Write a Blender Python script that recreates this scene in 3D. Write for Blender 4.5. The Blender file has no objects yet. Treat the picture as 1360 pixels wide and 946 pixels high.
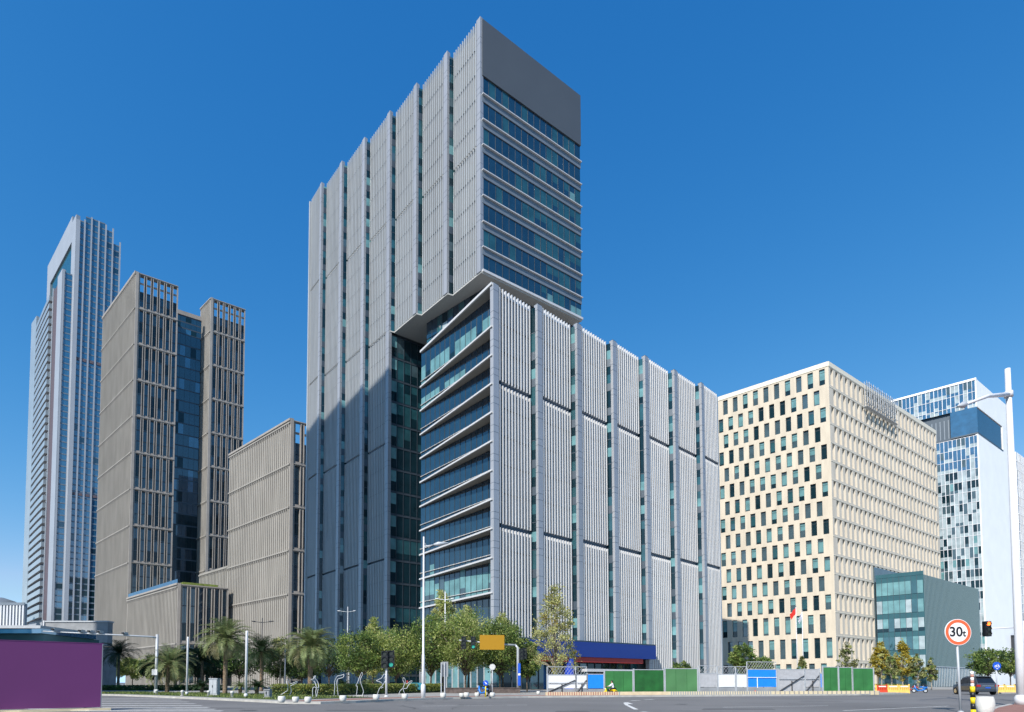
import bpy, bmesh, math, random
from mathutils import Vector, Matrix
random.seed(7)
rad = math.radians
SC = bpy.context.scene
COL = SC.collection

# ------------------------------------------------------------------ camera, sky, sun, exposure
CAM_H = 1.25; FOC = 767.0; PCX = 624.0; HOR = 906.6; PITCH = rad(2.55)
PCY = HOR - FOC*math.tan(PITCH)
cd = bpy.data.cameras.new('camera'); cam = bpy.data.objects.new('camera', cd); COL.objects.link(cam)
cd.sensor_width = 36.0; cd.lens = FOC/1360*36.0
cd.shift_x = (680-PCX)/1360; cd.shift_y = (PCY-473)/1360
cd.clip_start = 0.1; cd.clip_end = 9000
cam.location = (0, 0, CAM_H); cam.rotation_euler = (rad(90)+PITCH, 0, 0)
SC.camera = cam

SUN_AZ = rad(-121.4); SUN_EL = rad(40.5)
SDIR = Vector((math.cos(SUN_AZ)*math.cos(SUN_EL), math.sin(SUN_AZ)*math.cos(SUN_EL), math.sin(SUN_EL)))
W = bpy.data.worlds.new('World'); SC.world = W; W.use_nodes = True
nt = W.node_tree; nt.nodes.clear()
sky = nt.nodes.new('ShaderNodeTexSky'); sky.sky_type = 'NISHITA'; sky.sun_disc = False
sky.sun_elevation = SUN_EL; sky.sun_rotation = math.atan2(SDIR.x, SDIR.y)
sky.altitude = 0; sky.air_density = 1.0; sky.dust_density = 0.0; sky.ozone_density = 5.0
bg = nt.nodes.new('ShaderNodeBackground'); bg.inputs['Strength'].default_value = 0.15
wo = nt.nodes.new('ShaderNodeOutputWorld')
sep = nt.nodes.new('ShaderNodeSeparateColor'); cmb = nt.nodes.new('ShaderNodeCombineColor'); nt.links.new(sky.outputs[0], sep.inputs[0])
for ch, (gain, power) in enumerate(((0.33, 1.98), (0.775, 0.95), (1.52, 0.58))):     # the deep saturated blue of this photograph's sky
    pw = nt.nodes.new('ShaderNodeMath'); pw.operation = 'POWER'; pw.inputs[1].default_value = power
    ml = nt.nodes.new('ShaderNodeMath'); ml.operation = 'MULTIPLY'; ml.inputs[1].default_value = gain
    nt.links.new(sep.outputs[ch], pw.inputs[0]); nt.links.new(pw.outputs[0], ml.inputs[0]); nt.links.new(ml.outputs[0], cmb.inputs[ch])
mn = nt.nodes.new('ShaderNodeMath'); mn.operation = 'MINIMUM'; mg = nt.nodes.new('ShaderNodeMath'); mg.operation = 'MULTIPLY'; mg.inputs[1].default_value = 0.62
mx = nt.nodes.new('ShaderNodeMath'); mx.operation = 'MAXIMUM'; m2 = nt.nodes.new('ShaderNodeMath'); m2.operation = 'MULTIPLY'; m2.inputs[1].default_value = 1.38
blu = cmb.inputs[2].links[0].from_socket; nt.links.new(cmb.inputs[1].links[0].from_socket, m2.inputs[0]); nt.links.new(blu, mx.inputs[0]); nt.links.new(m2.outputs[0], mx.inputs[1]); nt.links.new(mx.outputs[0], cmb.inputs[2])
red = cmb.inputs[0].links[0].from_socket; grn = cmb.inputs[1].links[0].from_socket
nt.links.new(grn, mg.inputs[0]); nt.links.new(red, mn.inputs[0]); nt.links.new(mg.outputs[0], mn.inputs[1]); nt.links.new(mn.outputs[0], cmb.inputs[0])
nt.links.new(cmb.outputs[0], bg.inputs[0])
nt.links.new(bg.outputs[0], wo.inputs[0])
sd = bpy.data.lights.new('sun', 'SUN'); sd.energy = 4.5; sd.angle = rad(0.5); sd.color = (1, 0.95, 0.88)
sun = bpy.data.objects.new('sun', sd); COL.objects.link(sun)
sun.rotation_euler = SDIR.to_track_quat('Z', 'Y').to_euler(); sun.location = (-60, -60, 150)
SC.view_settings.view_transform = 'Standard'; SC.view_settings.look = 'None'
SC.view_settings.gamma = 1.0; SC.view_settings.use_curve_mapping = False
SC.view_settings.exposure = 0.50

# ------------------------------------------------------------------ picture point -> place in the world
def ray(x, y):
    u = (x-PCX)/FOC; v = -(y-PCY)/FOC; c, s = math.cos(PITCH), math.sin(PITCH)
    return Vector((u, c-s*v, s+c*v))
EYE = Vector((0, 0, CAM_H))
def ground(x, y, z=0.0):
    r = ray(x, y); return EYE + r*((z-CAM_H)/r.z)
def at(x, y, Y):
    r = ray(x, y); return EYE + r*(Y/r.y)
def zat(y, Y, x=624): return at(x, y, Y).z
def A(deg): return Vector((math.cos(rad(deg)), math.sin(rad(deg)), 0))
R = A(34.04); LP = A(137.33); LL = A(124.24)          # street grid directions; left glass front of the low block
NR = Vector((R.y, -R.x, 0)); NLP = Vector((-LP.y, LP.x, 0)); NLL = Vector((-LL.y, LL.x, 0))

# ------------------------------------------------------------------ materials
M = {}
def mat(name, col, rough=0.6, metal=0.0, var=0.12, scale=3.0, ior=1.45, bump=0.0, bscale=8.0, stretch=None, emit=None, spec=0.5, objvar=0.0):
    m = bpy.data.materials.new(name); m.use_nodes = True
    t = m.node_tree; b = t.nodes['Principled BSDF']
    b.inputs['Roughness'].default_value = rough; b.inputs['Metallic'].default_value = metal
    b.inputs['IOR'].default_value = ior; b.inputs['Specular IOR Level'].default_value = spec
    tc = t.nodes.new('ShaderNodeTexCoord'); mp = t.nodes.new('ShaderNodeMapping')
    t.links.new(tc.outputs['Object'], mp.inputs['Vector'])
    if stretch: mp.inputs['Scale'].default_value = stretch
    if var > 0:
        n = t.nodes.new('ShaderNodeTexNoise'); n.inputs['Scale'].default_value = scale; n.inputs['Detail'].default_value = 5
        t.links.new(mp.outputs[0], n.inputs['Vector'])
        r = t.nodes.new('ShaderNodeValToRGB')
        r.color_ramp.elements[0].position = 0.3; r.color_ramp.elements[1].position = 0.7
        r.color_ramp.elements[0].color = tuple(max(0, c*(1-var)) for c in col)+(1,)
        r.color_ramp.elements[1].color = tuple(min(1, c*(1+var)) for c in col)+(1,)
        t.links.new(n.outputs['Fac'], r.inputs['Fac']); t.links.new(r.outputs[0], b.inputs['Base Color'])
        if objvar > 0:
            oi = t.nodes.new('ShaderNodeObjectInfo'); mr = t.nodes.new('ShaderNodeMapRange'); mr.inputs['To Min'].default_value = 1-objvar; mr.inputs['To Max'].default_value = 1+objvar
            hs = t.nodes.new('ShaderNodeHueSaturation'); t.links.new(oi.outputs['Random'], mr.inputs['Value']); t.links.new(mr.outputs[0], hs.inputs['Value']); t.links.new(r.outputs[0], hs.inputs['Color']); t.links.new(hs.outputs[0], b.inputs['Base Color'])
    else:
        b.inputs['Base Color'].default_value = tuple(col)+(1,)
    if bump > 0:
        n2 = t.nodes.new('ShaderNodeTexNoise'); n2.inputs['Scale'].default_value = bscale; n2.inputs['Detail'].default_value = 3
        t.links.new(tc.outputs['Object'], n2.inputs['Vector'])
        bp = t.nodes.new('ShaderNodeBump'); bp.inputs['Strength'].default_value = bump; bp.inputs['Distance'].default_value = 0.1
        t.links.new(n2.outputs['Fac'], bp.inputs['Height']); t.links.new(bp.outputs[0], b.inputs['Normal'])
    if emit:
        b.inputs['Emission Color'].default_value = tuple(emit[:3])+(1,); b.inputs['Emission Strength'].default_value = emit[3]
    M[name] = m; return m
def leafmat(name, col, var=0.35, trans=0.35):
    m = bpy.data.materials.new(name); m.use_nodes = True; t = m.node_tree; t.nodes.clear()
    o = t.nodes.new('ShaderNodeOutputMaterial'); mx = t.nodes.new('ShaderNodeMixShader'); mx.inputs[0].default_value = trans
    d = t.nodes.new('ShaderNodeBsdfPrincipled'); d.inputs['Roughness'].default_value = 0.5
    d.inputs['Specular IOR Level'].default_value = 0.35
    tr = t.nodes.new('ShaderNodeBsdfTranslucent')
    tc = t.nodes.new('ShaderNodeTexCoord'); n = t.nodes.new('ShaderNodeTexNoise'); n.inputs['Scale'].default_value = 1.3; n.inputs['Detail'].default_value = 6
    t.links.new(tc.outputs['Object'], n.inputs['Vector'])
    r = t.nodes.new('ShaderNodeValToRGB'); r.color_ramp.elements[0].position = .3; r.color_ramp.elements[1].position = .7
    r.color_ramp.elements[0].color = tuple(c*(1-var) for c in col)+(1,); r.color_ramp.elements[1].color = tuple(c*(1+var) for c in col)+(1,)
    t.links.new(n.outputs['Fac'], r.inputs['Fac'])
    t.links.new(r.outputs[0], d.inputs['Base Color']); t.links.new(r.outputs[0], tr.inputs['Color'])
    t.links.new(d.outputs[0], mx.inputs[1]); t.links.new(tr.outputs[0], mx.inputs[2]); t.links.new(mx.outputs[0], o.inputs[0])
    M[name] = m; return m

mat('asphalt', (.150, .147, .146), .85, var=.16, scale=.12, bump=.25, bscale=40)
mat('asphalt_patch', (.105, .104, .105), .9, var=.2, scale=.8, bump=.3, bscale=30); mat('tar', (.05, .05, .052), .6, var=.2)
mat('pavement', (.30, .29, .27), .85, var=.15, scale=.8)
mat('red_paving', (.26, .13, .10), .85, var=.2, scale=3)
mat('kerbstone', (.40, .39, .36), .8, var=.15, scale=2)
mat('road_paint', (.62, .62, .60), .7, var=.25, scale=4)
mat('lawn', (.055, .085, .025), .95, var=.45, scale=2.5, bump=.5, bscale=25)
mat('tower_backing', (.27, .285, .295), .45, .2, var=.12, scale=1.0, stretch=(1, 1, .06), objvar=.06)
mat('silver_panel', (.44, .455, .46), .42, .25, var=.10, scale=1.1, stretch=(1, 1, .05), objvar=.05)
mat('silver_column', (.355, .365, .385), .38, .25, var=.09, scale=1.1, stretch=(1, 1, .06), objvar=.05)
mat('fin_metal', (.635, .63, .62), .38, .2, var=.08, scale=1.2, stretch=(1, 1, .05), objvar=.04)
mat('fin_backing', (.22, .228, .245), .45, .2, var=.14, scale=1.0, stretch=(1, 1, .08), objvar=.06)
mat('dark_gap', (.03, .05, .075), .35, var=.1)
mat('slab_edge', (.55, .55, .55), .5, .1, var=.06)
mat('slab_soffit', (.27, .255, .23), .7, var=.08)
mat('soffit', (.42, .42, .40), .6, var=.05)
mat('spandrel_grey', (.17, .20, .23), .45, .2, var=.08, scale=.5)
mat('parapet_grey', (.08, .09, .10), .5, .1, var=.04, scale=.2)
def glass(name, col, ior=1.9, rough=.03, bump=.02):
    mat(name, col, rough, 0, var=.25, scale=.5, ior=ior, bump=bump, bscale=.35)
glass('glass_blue', (.008, .028, .05), 2.1)
glass('glass_dark', (.006, .022, .030), 1.5)
glass('glass_teal', (.02, .075, .088), 1.9)
glass('blind_teal', (.12, .25, .26), 1.6, .08)
glass('blind_pale', (.31, .37, .385), 1.6, .1)
mat('tower_line', (.13, .17, .21), .5, .2, var=.05)
glass('glass_sky', (.018, .085, .17), 2.5)
glass('glass_grey', (.05, .085, .10), 1.9)
mat('mullion', (.06, .08, .10), .4, .3, var=.05)
mat('brown_concrete', (.27, .254, .228), .85, var=.12, scale=.35, stretch=(1, 1, .25))
mat('brown_frame', (.285, .262, .238), .8, var=.10, scale=.4)
mat('brown_slot', (.06, .055, .05), .8, var=.1)
mat('cream_stone', (.545, .475, .37), .75, var=.10, scale=.9, stretch=(1, 1, .18))
mat('cream_side', (.56, .50, .41), .75, var=.10, scale=.9, stretch=(1, 1, .18))
mat('cream_light', (.70, .64, .52), .75, var=.05)
mat('window_frame', (.05, .06, .065), .5, var=.05)
mat('white_clad', (.92, .90, .87), .5, var=.03, scale=.2)
mat('white_paint', (.62, .625, .64), .45, var=.05)
mat('grey_paint', (.42, .44, .46), .5, .1, var=.08)
mat('dark_metal', (.035, .038, .045), .5, .2, var=.1)
mat('teal_rib', (.15, .21, .225), .4, .2, var=.06)
mat('teal_clad', (.035, .10, .115), .16, .1, var=.08, scale=.4)
mat('tower_white', (.29, .315, .35), .5, var=.05, scale=.1)
mat('tower_maroon', (.10, .075, .085), .6, var=.1)
mat('balcony_glass', (.28, .32, .34), .25, var=.08, scale=.1)
mat('balcony_under', (.42, .40, .38), .7, var=.1)
mat('purple_board', (.125, .025, .118), .6, var=.03, scale=.5)
mat('fascia_blue', (.008, .03, .19), .4, var=.05)
mat('pillar_blue', (.012, .05, .42), .35, var=.05)
mat('fascia_red', (.34, .03, .025), .5, var=.1)
mat('board_green', (.035, .17, .045), .6, var=.18, scale=.9)
mat('board_dark_green', (.012, .10, .02), .65, var=.25, scale=1.5)
mat('board_pale_green', (.075, .20, .075), .6, var=.12, scale=.7)
mat('board_blue', (.01, .22, .75), .5, var=.06)
mat('board_teal', (.02, .20, .27), .5, var=.06)
mat('board_white', (.70, .70, .69), .6, var=.05)
mat('board_grey', (.40, .40, .41), .7, var=.1)
mat('wall_grey', (.27, .28, .29), .8, var=.15, scale=.8)
mat('stripe_cream', (.62, .52, .34), .7, var=.1)
mat('stripe_red', (.40, .20, .15), .7, var=.2)
mat('barrier_yellow', (.80, .54, .14), .5, var=.1)
mat('barrier_red', (.62, .07, .03), .5, var=.1)
mat('sign_orange', (.36, .185, .002), .5, var=.02)
mat('sign_blue', (.01, .08, .50), .4, var=.05)
mat('sign_white', (.82, .82, .80), .4, var=.02)
mat('sign_red', (.75, .12, .04), .4, var=.03)
mat('black_paint', (.012, .012, .014), .4, var=.05)
mat('yellow_paint', (.80, .60, .01), .4, var=.05)
mat('stone_white', (.62, .61, .57), .75, var=.12, scale=4, bump=.2, bscale=20)
mat('car_paint', (.10, .115, .14), .25, .6, var=.02)
mat('car_glass', (.01, .013, .018), .05, ior=1.6, var=.05)
mat('tyre', (.012, .012, .012), .9, var=.1)
mat('chrome', (.6, .6, .62), .2, .9, var=.02)
mat('lamp_red', (.35, .01, .01), .3, var=.02)
mat('signal_lit', (.9, .12, .02), .4, var=.02, emit=(1, .14, .02, 2.5))
mat('signal_off', (.02, .025, .02), .4, var=.1)
mat('signal_green', (.02, .25, .2), .4, var=.1, emit=(.05, .6, .45, .12))
mat('skin', (.45, .27, .19), .55, var=.05)
mat('shirt_white', (.62, .64, .68), .8, var=.05)
mat('trousers_dark', (.02, .02, .025), .8, var=.1)
mat('hair_black', (.01, .009, .008), .5, var=.1)
mat('scooter_yellow', (.75, .55, .01), .3, var=.04)
mat('scooter_blue', (.02, .16, .5), .3, var=.05)
mat('scooter_red', (.45, .03, .03), .3, var=.05)
mat('flag_red', (.65, .03, .02), .7, var=.08)
mat('flag_blue', (.04, .06, .25), .7, var=.08)
mat('flag_white', (.65, .66, .68), .7, var=.08)
mat('brick_wall', (.11, .085, .075), .9, var=.3, scale=3)
mat('bark', (.13, .10, .075), .95, var=.3, scale=4, bump=.6, bscale=10)
mat('bark_pale', (.33, .29, .23), .9, var=.25, scale=4)
mat('palm_bark', (.20, .145, .095), .95, var=.35, scale=6, bump=.8, bscale=12)
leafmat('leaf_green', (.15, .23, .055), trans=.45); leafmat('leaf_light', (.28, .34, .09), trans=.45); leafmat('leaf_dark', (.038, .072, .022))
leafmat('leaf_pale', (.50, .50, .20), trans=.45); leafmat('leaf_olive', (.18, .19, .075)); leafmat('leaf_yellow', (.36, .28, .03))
leafmat('palm_leaf', (.23, .28, .115)); leafmat('palm_leaf_dry', (.26, .24, .12)); leafmat('palm_dark', (.03, .055, .022))  # palm_dark: shade of the shaded palms put into leaf colour; also on dark cycads
leafmat('hedge_leaf', (.24, .24, .05))

# ------------------------------------------------------------------ mesh builder
class Fr:
    def __init__(s, o, ex, ey): s.o = Vector(o); s.ex = Vector(ex); s.ey = Vector(ey); s.flip = (s.ex.x*s.ey.y-s.ex.y*s.ey.x) < 0
    def p(s, x, y, z): return s.o + s.ex*x + s.ey*y + Vector((0, 0, z))
    def sub(s, x, y, ang):                       # frame moved to (x,y), turned so that +x falls back (away from outward) by ang
        ca, sa = math.cos(ang), math.sin(ang)
        return Fr(s.p(x, y, 0), s.ex*ca - s.ey*sa, s.ey*ca + s.ex*sa)
WF = Fr((0, 0, 0), (1, 0, 0), (0, 1, 0))
class MB:
    def __init__(s): s.v = []; s.f = []; s.m = []; s.names = []
    def mi(s, name):
        if name not in s.names: s.names.append(name)
        return s.names.index(name)
    def face(s, pts, m):
        n = len(s.v); s.v += [tuple(p) for p in pts]; s.f.append(tuple(range(n, n+len(pts)))); s.m.append(s.mi(m))
    def box(s, fr, x0, x1, y0, y1, z0, z1, m):
        n = len(s.v); k = s.mi(m)
        s.v += [tuple(fr.p(x, y, z)) for z in (z0, z1) for (x, y) in ((x0, y0), (x1, y0), (x1, y1), (x0, y1))]
        fs = [(0, 3, 2, 1), (4, 5, 6, 7), (0, 1, 5, 4), (1, 2, 6, 5), (2, 3, 7, 6), (3, 0, 4, 7)]
        for q in fs:
            q = tuple(n+i for i in q)
            s.f.append(q[::-1] if fr.flip else q); s.m.append(k)
    def quad(s, fr, x0, x1, y, z0, z1, m, y1=None):
        y1 = y if y1 is None else y1
        q = [fr.p(x0, y, z0), fr.p(x1, y1, z0), fr.p(x1, y1, z1), fr.p(x0, y, z1)]
        s.face(q if fr.flip else q[::-1], m)
    def prism(s, poly, z0, z1, m, mtop=None):
        a = sum(poly[i][0]*poly[(i+1) % len(poly)][1]-poly[(i+1) % len(poly)][0]*poly[i][1] for i in range(len(poly)))
        if a < 0: poly = poly[::-1]
        s.face([(p[0], p[1], z1) for p in poly], mtop or m); s.face([(p[0], p[1], z0) for p in poly[::-1]], m)
        for i in range(len(poly)):
            p, q = poly[i], poly[(i+1) % len(poly)]
            s.face([(p[0], p[1], z0), (q[0], q[1], z0), (q[0], q[1], z1), (p[0], p[1], z1)], m)
    def tube(s, pts, r, m, n=8, cap=True):
        pts = [Vector(p) for p in pts]; rs = r if isinstance(r, (list, tuple)) else [r]*len(pts)
        k = s.mi(m); base = len(s.v); N = len(pts); prev = None
        for i, p in enumerate(pts):
            d = (pts[min(i+1, N-1)]-pts[max(i-1, 0)]).normalized()
            if prev is None: u = d.orthogonal().normalized()
            else: u = (prev - d*prev.dot(d)).normalized()
            prev = u; w = d.cross(u)
            for j in range(n):
                a = 2*math.pi*j/n; s.v.append(tuple(p+(u*math.cos(a)+w*math.sin(a))*rs[i]))
        for i in range(N-1):
            for j in range(n):
                a = base+i*n+j; b = base+i*n+(j+1) % n
                s.f.append((a, b, b+n, a+n)); s.m.append(k)
        if cap:
            s.f.append(tuple(base+j for j in range(n))[::-1]); s.m.append(k)
            s.f.append(tuple(base+(N-1)*n+j for j in range(n))); s.m.append(k)
    def lathe(s, prof, m, n=20, o=(0, 0, 0)):
        k = s.mi(m); base = len(s.v); o = Vector(o)
        for r, z in prof:
            for j in range(n):
                a = 2*math.pi*j/n; s.v.append((o.x+r*math.cos(a), o.y+r*math.sin(a), o.z+z))
        for i in range(len(prof)-1):
            for j in range(n):
                a = base+i*n+j; b = base+i*n+(j+1) % n
                s.f.append((a, b, b+n, a+n)); s.m.append(k)
        s.f.append(tuple(base+j for j in range(n))[::-1]); s.m.append(k)
        s.f.append(tuple(base+(len(prof)-1)*n+j for j in range(n))); s.m.append(k)
    def disc(s, c, ax, rx, y0, y1, m, n=28):     # round plate: axis ax (unit, horizontal)
        c = Vector(c); ax = Vector(ax); u = Vector((-ax.y, ax.x, 0)); w = Vector((0, 0, 1))
        ring = [u*math.cos(2*math.pi*j/n)*rx+w*math.sin(2*math.pi*j/n)*rx for j in range(n)]
        s.face([c+ax*y1+q for q in ring], m); s.face([c+ax*y0+q for q in ring][::-1], m)
        for j in range(n):
            a, b = ring[j], ring[(j+1) % n]
            s.face([c+ax*y0+a, c+ax*y0+b, c+ax*y1+b, c+ax*y1+a], m)
    def mesh(s, name, off=None, smooth=False):
        me = bpy.data.meshes.new(name)
        v = s.v if off is None else [(x-off[0], y-off[1], z-off[2]) for x, y, z in s.v]
        me.from_pydata(v, [], s.f)
        for nme in s.names: me.materials.append(M[nme])
        me.polygons.foreach_set('material_index', s.m)
        if smooth: me.polygons.foreach_set('use_smooth', [True]*len(s.f))
        me.update(); return me
    def build(s, name, parent=None, smooth=False, loc=None):
        """world-space vertices; object origin = parent's base or loc"""
        off = parent['_w'] if parent is not None and '_w' in parent.keys() else (loc or (0, 0, 0))
        ob = bpy.data.objects.new(name, s.mesh(name, off, smooth)); COL.objects.link(ob)
        if parent is not None: ob.parent = parent
        else: ob.location = off
        if parent is not None: ob['_w'] = off
        else: ob['_w'] = off
        return ob
    def local(s, name, parent=None, smooth=False):
        ob = bpy.data.objects.new(name, s.mesh(name, None, smooth)); COL.objects.link(ob)
        if parent is not None: ob.parent = parent
        return ob
def tag(o, label, cat, group=None, kind=None):
    if label: o['label'] = label
    if cat: o['category'] = cat
    if group: o['group'] = group
    if kind: o['kind'] = kind
    return o
def thing(name, label, cat, loc=(0, 0, 0), rz=0, group=None):
    o = bpy.data.objects.new(name, None); COL.objects.link(o); o.empty_display_size = .5
    o.location = loc; o.rotation_euler = (0, 0, rz); o['_w'] = tuple(loc)
    return tag(o, label, cat, group)
def struct(name, mb, loc=(0, 0, 0)):
    o = mb.build(name, None, loc=loc); o['kind'] = 'structure'; return o
def copy_tree(o, parent=None):
    c = o.copy(); COL.objects.link(c)
    if parent is not None: c.parent = parent
    for ch in list(o.children): copy_tree(ch, c)
    return c
# ================================================================== GROUND, ROADS, PAVEMENTS
mb = MB(); mb.face([(-3000, -600, 0), (3000, -600, 0), (3000, 5000, 0), (-3000, 5000, 0)], 'asphalt'); struct('road', mb)
KERB_PX = [(-420, 921.4), (60, 922.6), (150, 924.2), (195, 925.8), (270, 929.2), (346, 932.8), (385, 935.0), (425, 935.2), (470, 933.6), (520, 931.2), (600, 928.6), (700, 926.8), (900, 925.4), (1050, 924.4), (1140, 923.6), (1205, 921.8)]
kerb = [ground(x, y) for x, y in KERB_PX]
back = [(115, 260, 0), (95, 420, 0), (-400, 420, 0)]
mb = MB(); mb.prism([(p.x, p.y) for p in kerb]+[(p[0], p[1]) for p in back], 0.0, .12, 'pavement'); struct('pavement', mb)
def strip(pts, w0, w1, z0, z1, m, name, mbx=None):
    mbx = mbx or MB(); k = mbx
    n = len(pts); L = []
    for i in range(n):
        d = (pts[min(i+1, n-1)]-pts[max(i-1, 0)]); d.z = 0; d.normalize(); nn = Vector((-d.y, d.x, 0)); L.append(nn)
    for i in range(n-1):
        a0, a1 = pts[i]+L[i]*w0, pts[i]+L[i]*w1; b0, b1 = pts[i+1]+L[i+1]*w0, pts[i+1]+L[i+1]*w1
        z = lambda p, h: (p.x, p.y, h)
        k.face([z(a0, z1), z(b0, z1), z(b1, z1), z(a1, z1)], m)
        k.face([z(a0, z0), z(b0, z0), z(b0, z1), z(a0, z1)], m); k.face([z(a1, z0), z(b1, z0), z(b1, z1), z(a1, z1)], m)
    return k
struct('kerb', strip(kerb, -.16, .10, 0, .135, 'kerbstone', 'kerb'))
mid = [ground(x, y) for x, y in KERB_PX[7:13]]
struct('cycle_path', strip(mid, 1.3, 3.4, .12, .124, 'red_paving', ''))
lw = [ground(x, y) for x, y in KERB_PX[0:6]]
struct('lawn', strip(lw, 1.2, 9.0, .12, .15, 'lawn', ''))
# near corner of red paving, right of the camera
nk = [ground(x, y) for x, y in [(1500, 929.5), (1420, 931.8), (1344, 937.5), (1322, 942.5), (1303, 951), (1296, 965), (1300, 990), (1330, 1040)]]
mb = MB(); mb.prism([(p.x, p.y) for p in nk]+[(60, 4), (60, 26)], 0, .10, 'red_paving'); struct('near_pavement', mb)
struct('near_kerb', strip(nk, -.10, .12, 0, .105, 'kerbstone', ''))
# right far pavement beyond the side street
rk = [ground(x, y) for x, y in [(1700, 920.5), (1420, 921.2), (1330, 921.5), (1314, 919.5), (1306, 917.0)]]
mb = MB(); mb.prism([(p.x, p.y) for p in rk]+[(185, 210), (420, 210), (420, 60)], 0, .12, 'pavement'); struct('far_pavement', mb)
# plaza pale forecourt in front of the teal box
mb = MB(); mb.prism([tuple(ground(x, y)[:2]) for x, y in [(1218, 916.5), (1300, 916.0), (1290, 913.5), (1222, 913.2)]], 0, .125, 'pavement'); struct('forecourt', mb)
# painted markings
mb = MB()
for k in range(9):
    y = 927.5+k*2.4; a, b = ground(120-14*k, y), ground(232+9*k, y+.2)
    d = (b-a).normalized(); n = Vector((-d.y, d.x, 0))*(.22+.0*k)
    mb.face([(p.x, p.y, .004) for p in (a-n, b-n, b+n, a+n)], 'road_paint')
for (x0, y0, x1, y1, w) in [(833, 936.8, 845, 942.5, .10), (831, 933.0, 838, 935.2, .12), (838, 930.8, 850, 930.4, .14), (856, 929.6, 868, 929.2, .14), (852, 945.5, 866, 947, .1), (830, 933.6, 833, 937, .1)]:
    a, b = ground(x0, y0), ground(x1, y1); d = (b-a).normalized(); n = Vector((-d.y, d.x, 0))*w
    mb.face([(p.x, p.y, .004) for p in (a-n, b-n, b+n, a+n)], 'road_paint')
for (x0, y0, x1, y1) in [(1120, 944, 1260, 938), (960, 939.5, 1100, 937.5), (560, 938, 700, 936.5)]:
    a, b = ground(x0, y0), ground(x1, y1); d = (b-a).normalized(); n = Vector((-d.y, d.x, 0))*.06
    mb.face([(p.x, p.y, .004) for p in (a-n, b-n, b+n, a+n)], 'road_paint')
struct('road_markings', mb)
mb = MB()
for (x, y, w, h) in [(640, 936, 60, 1.3), (980, 941, 90, 2.2), (470, 943, 70, 1.5), (1090, 931, 50, .9), (760, 944, 40, 2.4), (300, 940, 40, 1.6)]:
    q = [ground(x-w/2, y), ground(x+w/2, y+.3), ground(x+w/2+6, y+h), ground(x-w/2-4, y+h-.2)]; mb.face([(p.x, p.y, .0025) for p in q], 'asphalt_patch')
for k in range(16):
    p = ground(random.uniform(150, 1250), random.uniform(930, 946)); a = random.uniform(-.5, .5)
    for j in range(9):
        q = p+Vector((math.cos(a), math.sin(a), 0))*random.uniform(.5, 1.1); a += random.uniform(-.5, .5); n = Vector((-(q-p).y, (q-p).x, 0)).normalized()*random.uniform(.015, .035)
        mb.face([(v.x, v.y, .003) for v in (p-n, q-n, q+n, p+n)], 'tar'); p = q
for (x, y) in [(570, 934), (905, 935.5), (1180, 940), (330, 944)]:
    p = ground(x, y); mb.face([(p.x+.38*math.cos(j*.2618), p.y+.38*math.sin(j*.2618), .0035) for j in range(24)], 'tar')
struct('road_patches', mb)

# ================================================================== GREY OFFICE BUILDING (tall block resting across the low block)
C0 = at(654.2, 376.6, 84); C0.z = 0; T0 = at(638.8, 100, 97); T0.z = 0
FR = Fr(C0, R, NR); FT = Fr(T0, LP, NLP); FTR = Fr(T0, R, NR); FP = Fr(C0, LL, NLL)
office = thing('office_building', 'silver louvred office tower resting across a lower louvred block', 'office building', tuple(C0))
PW = 8.65; TW = 8.3
ZTOP = 118.75; ZSOF = 72.45; ZPOD = 61.0
def louvre_panel(fr, s0, w, z0, z1, bands, floors, setb, nf, bm, cm, fm, fw, bw):
    ang = math.asin(setb/w); f = fr.sub(s0, 0, ang)
    b = MB(); cw = 1.12*w/8.3
    bands = sorted(bands); zs = [z0]+[x for x in bands if z0+1 < x < z1-1]+[z1]
    b.box(f, cw, w, -.45, -.30, z0, z1-.9, bm)
    for zb in bands:
        if z0+1 < zb < z1-1: b.box(f, cw+.02, w-.02, -.298, -.27, zb-bw, zb, 'dark_gap')
    for i in range(nf):
        x = cw+.30+(w-cw-.55)*i/(nf-1)
        for a, c in zip(zs[:-1], zs[1:]):
            lo = a if a == z0 else a+.02; hi = c-bw if c != z1 else c-.0
            b.box(f, x-fw/2, x+fw/2, -.30, .12, lo, hi, fm)
    for zf in floors:
        if z0+.5 < zf < z1-.5:
            b.box(f, cw+.05, w-.05, -.295, -.05, zf-.03, zf+.03, 'mullion')
    b.box(f, cw, w, -.6, -.45, z0, z1-.9, bm)
    p = b.build('louvre_panel', office)
    c = MB(); c.box(f, 0, cw, -.55, .16, z0, z1+.15, cm)
    for zf in floors:
        if z0+.5 < zf < z1-.5: c.box(f, -.004, cw+.004, -.5, .164, zf-.025, zf+.025, 'mullion'); c.box(f, -.004, cw+.004, -.5, .164, zf+1.0, zf+1.05, 'mullion')
    c.build('column', p)
    return f
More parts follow.
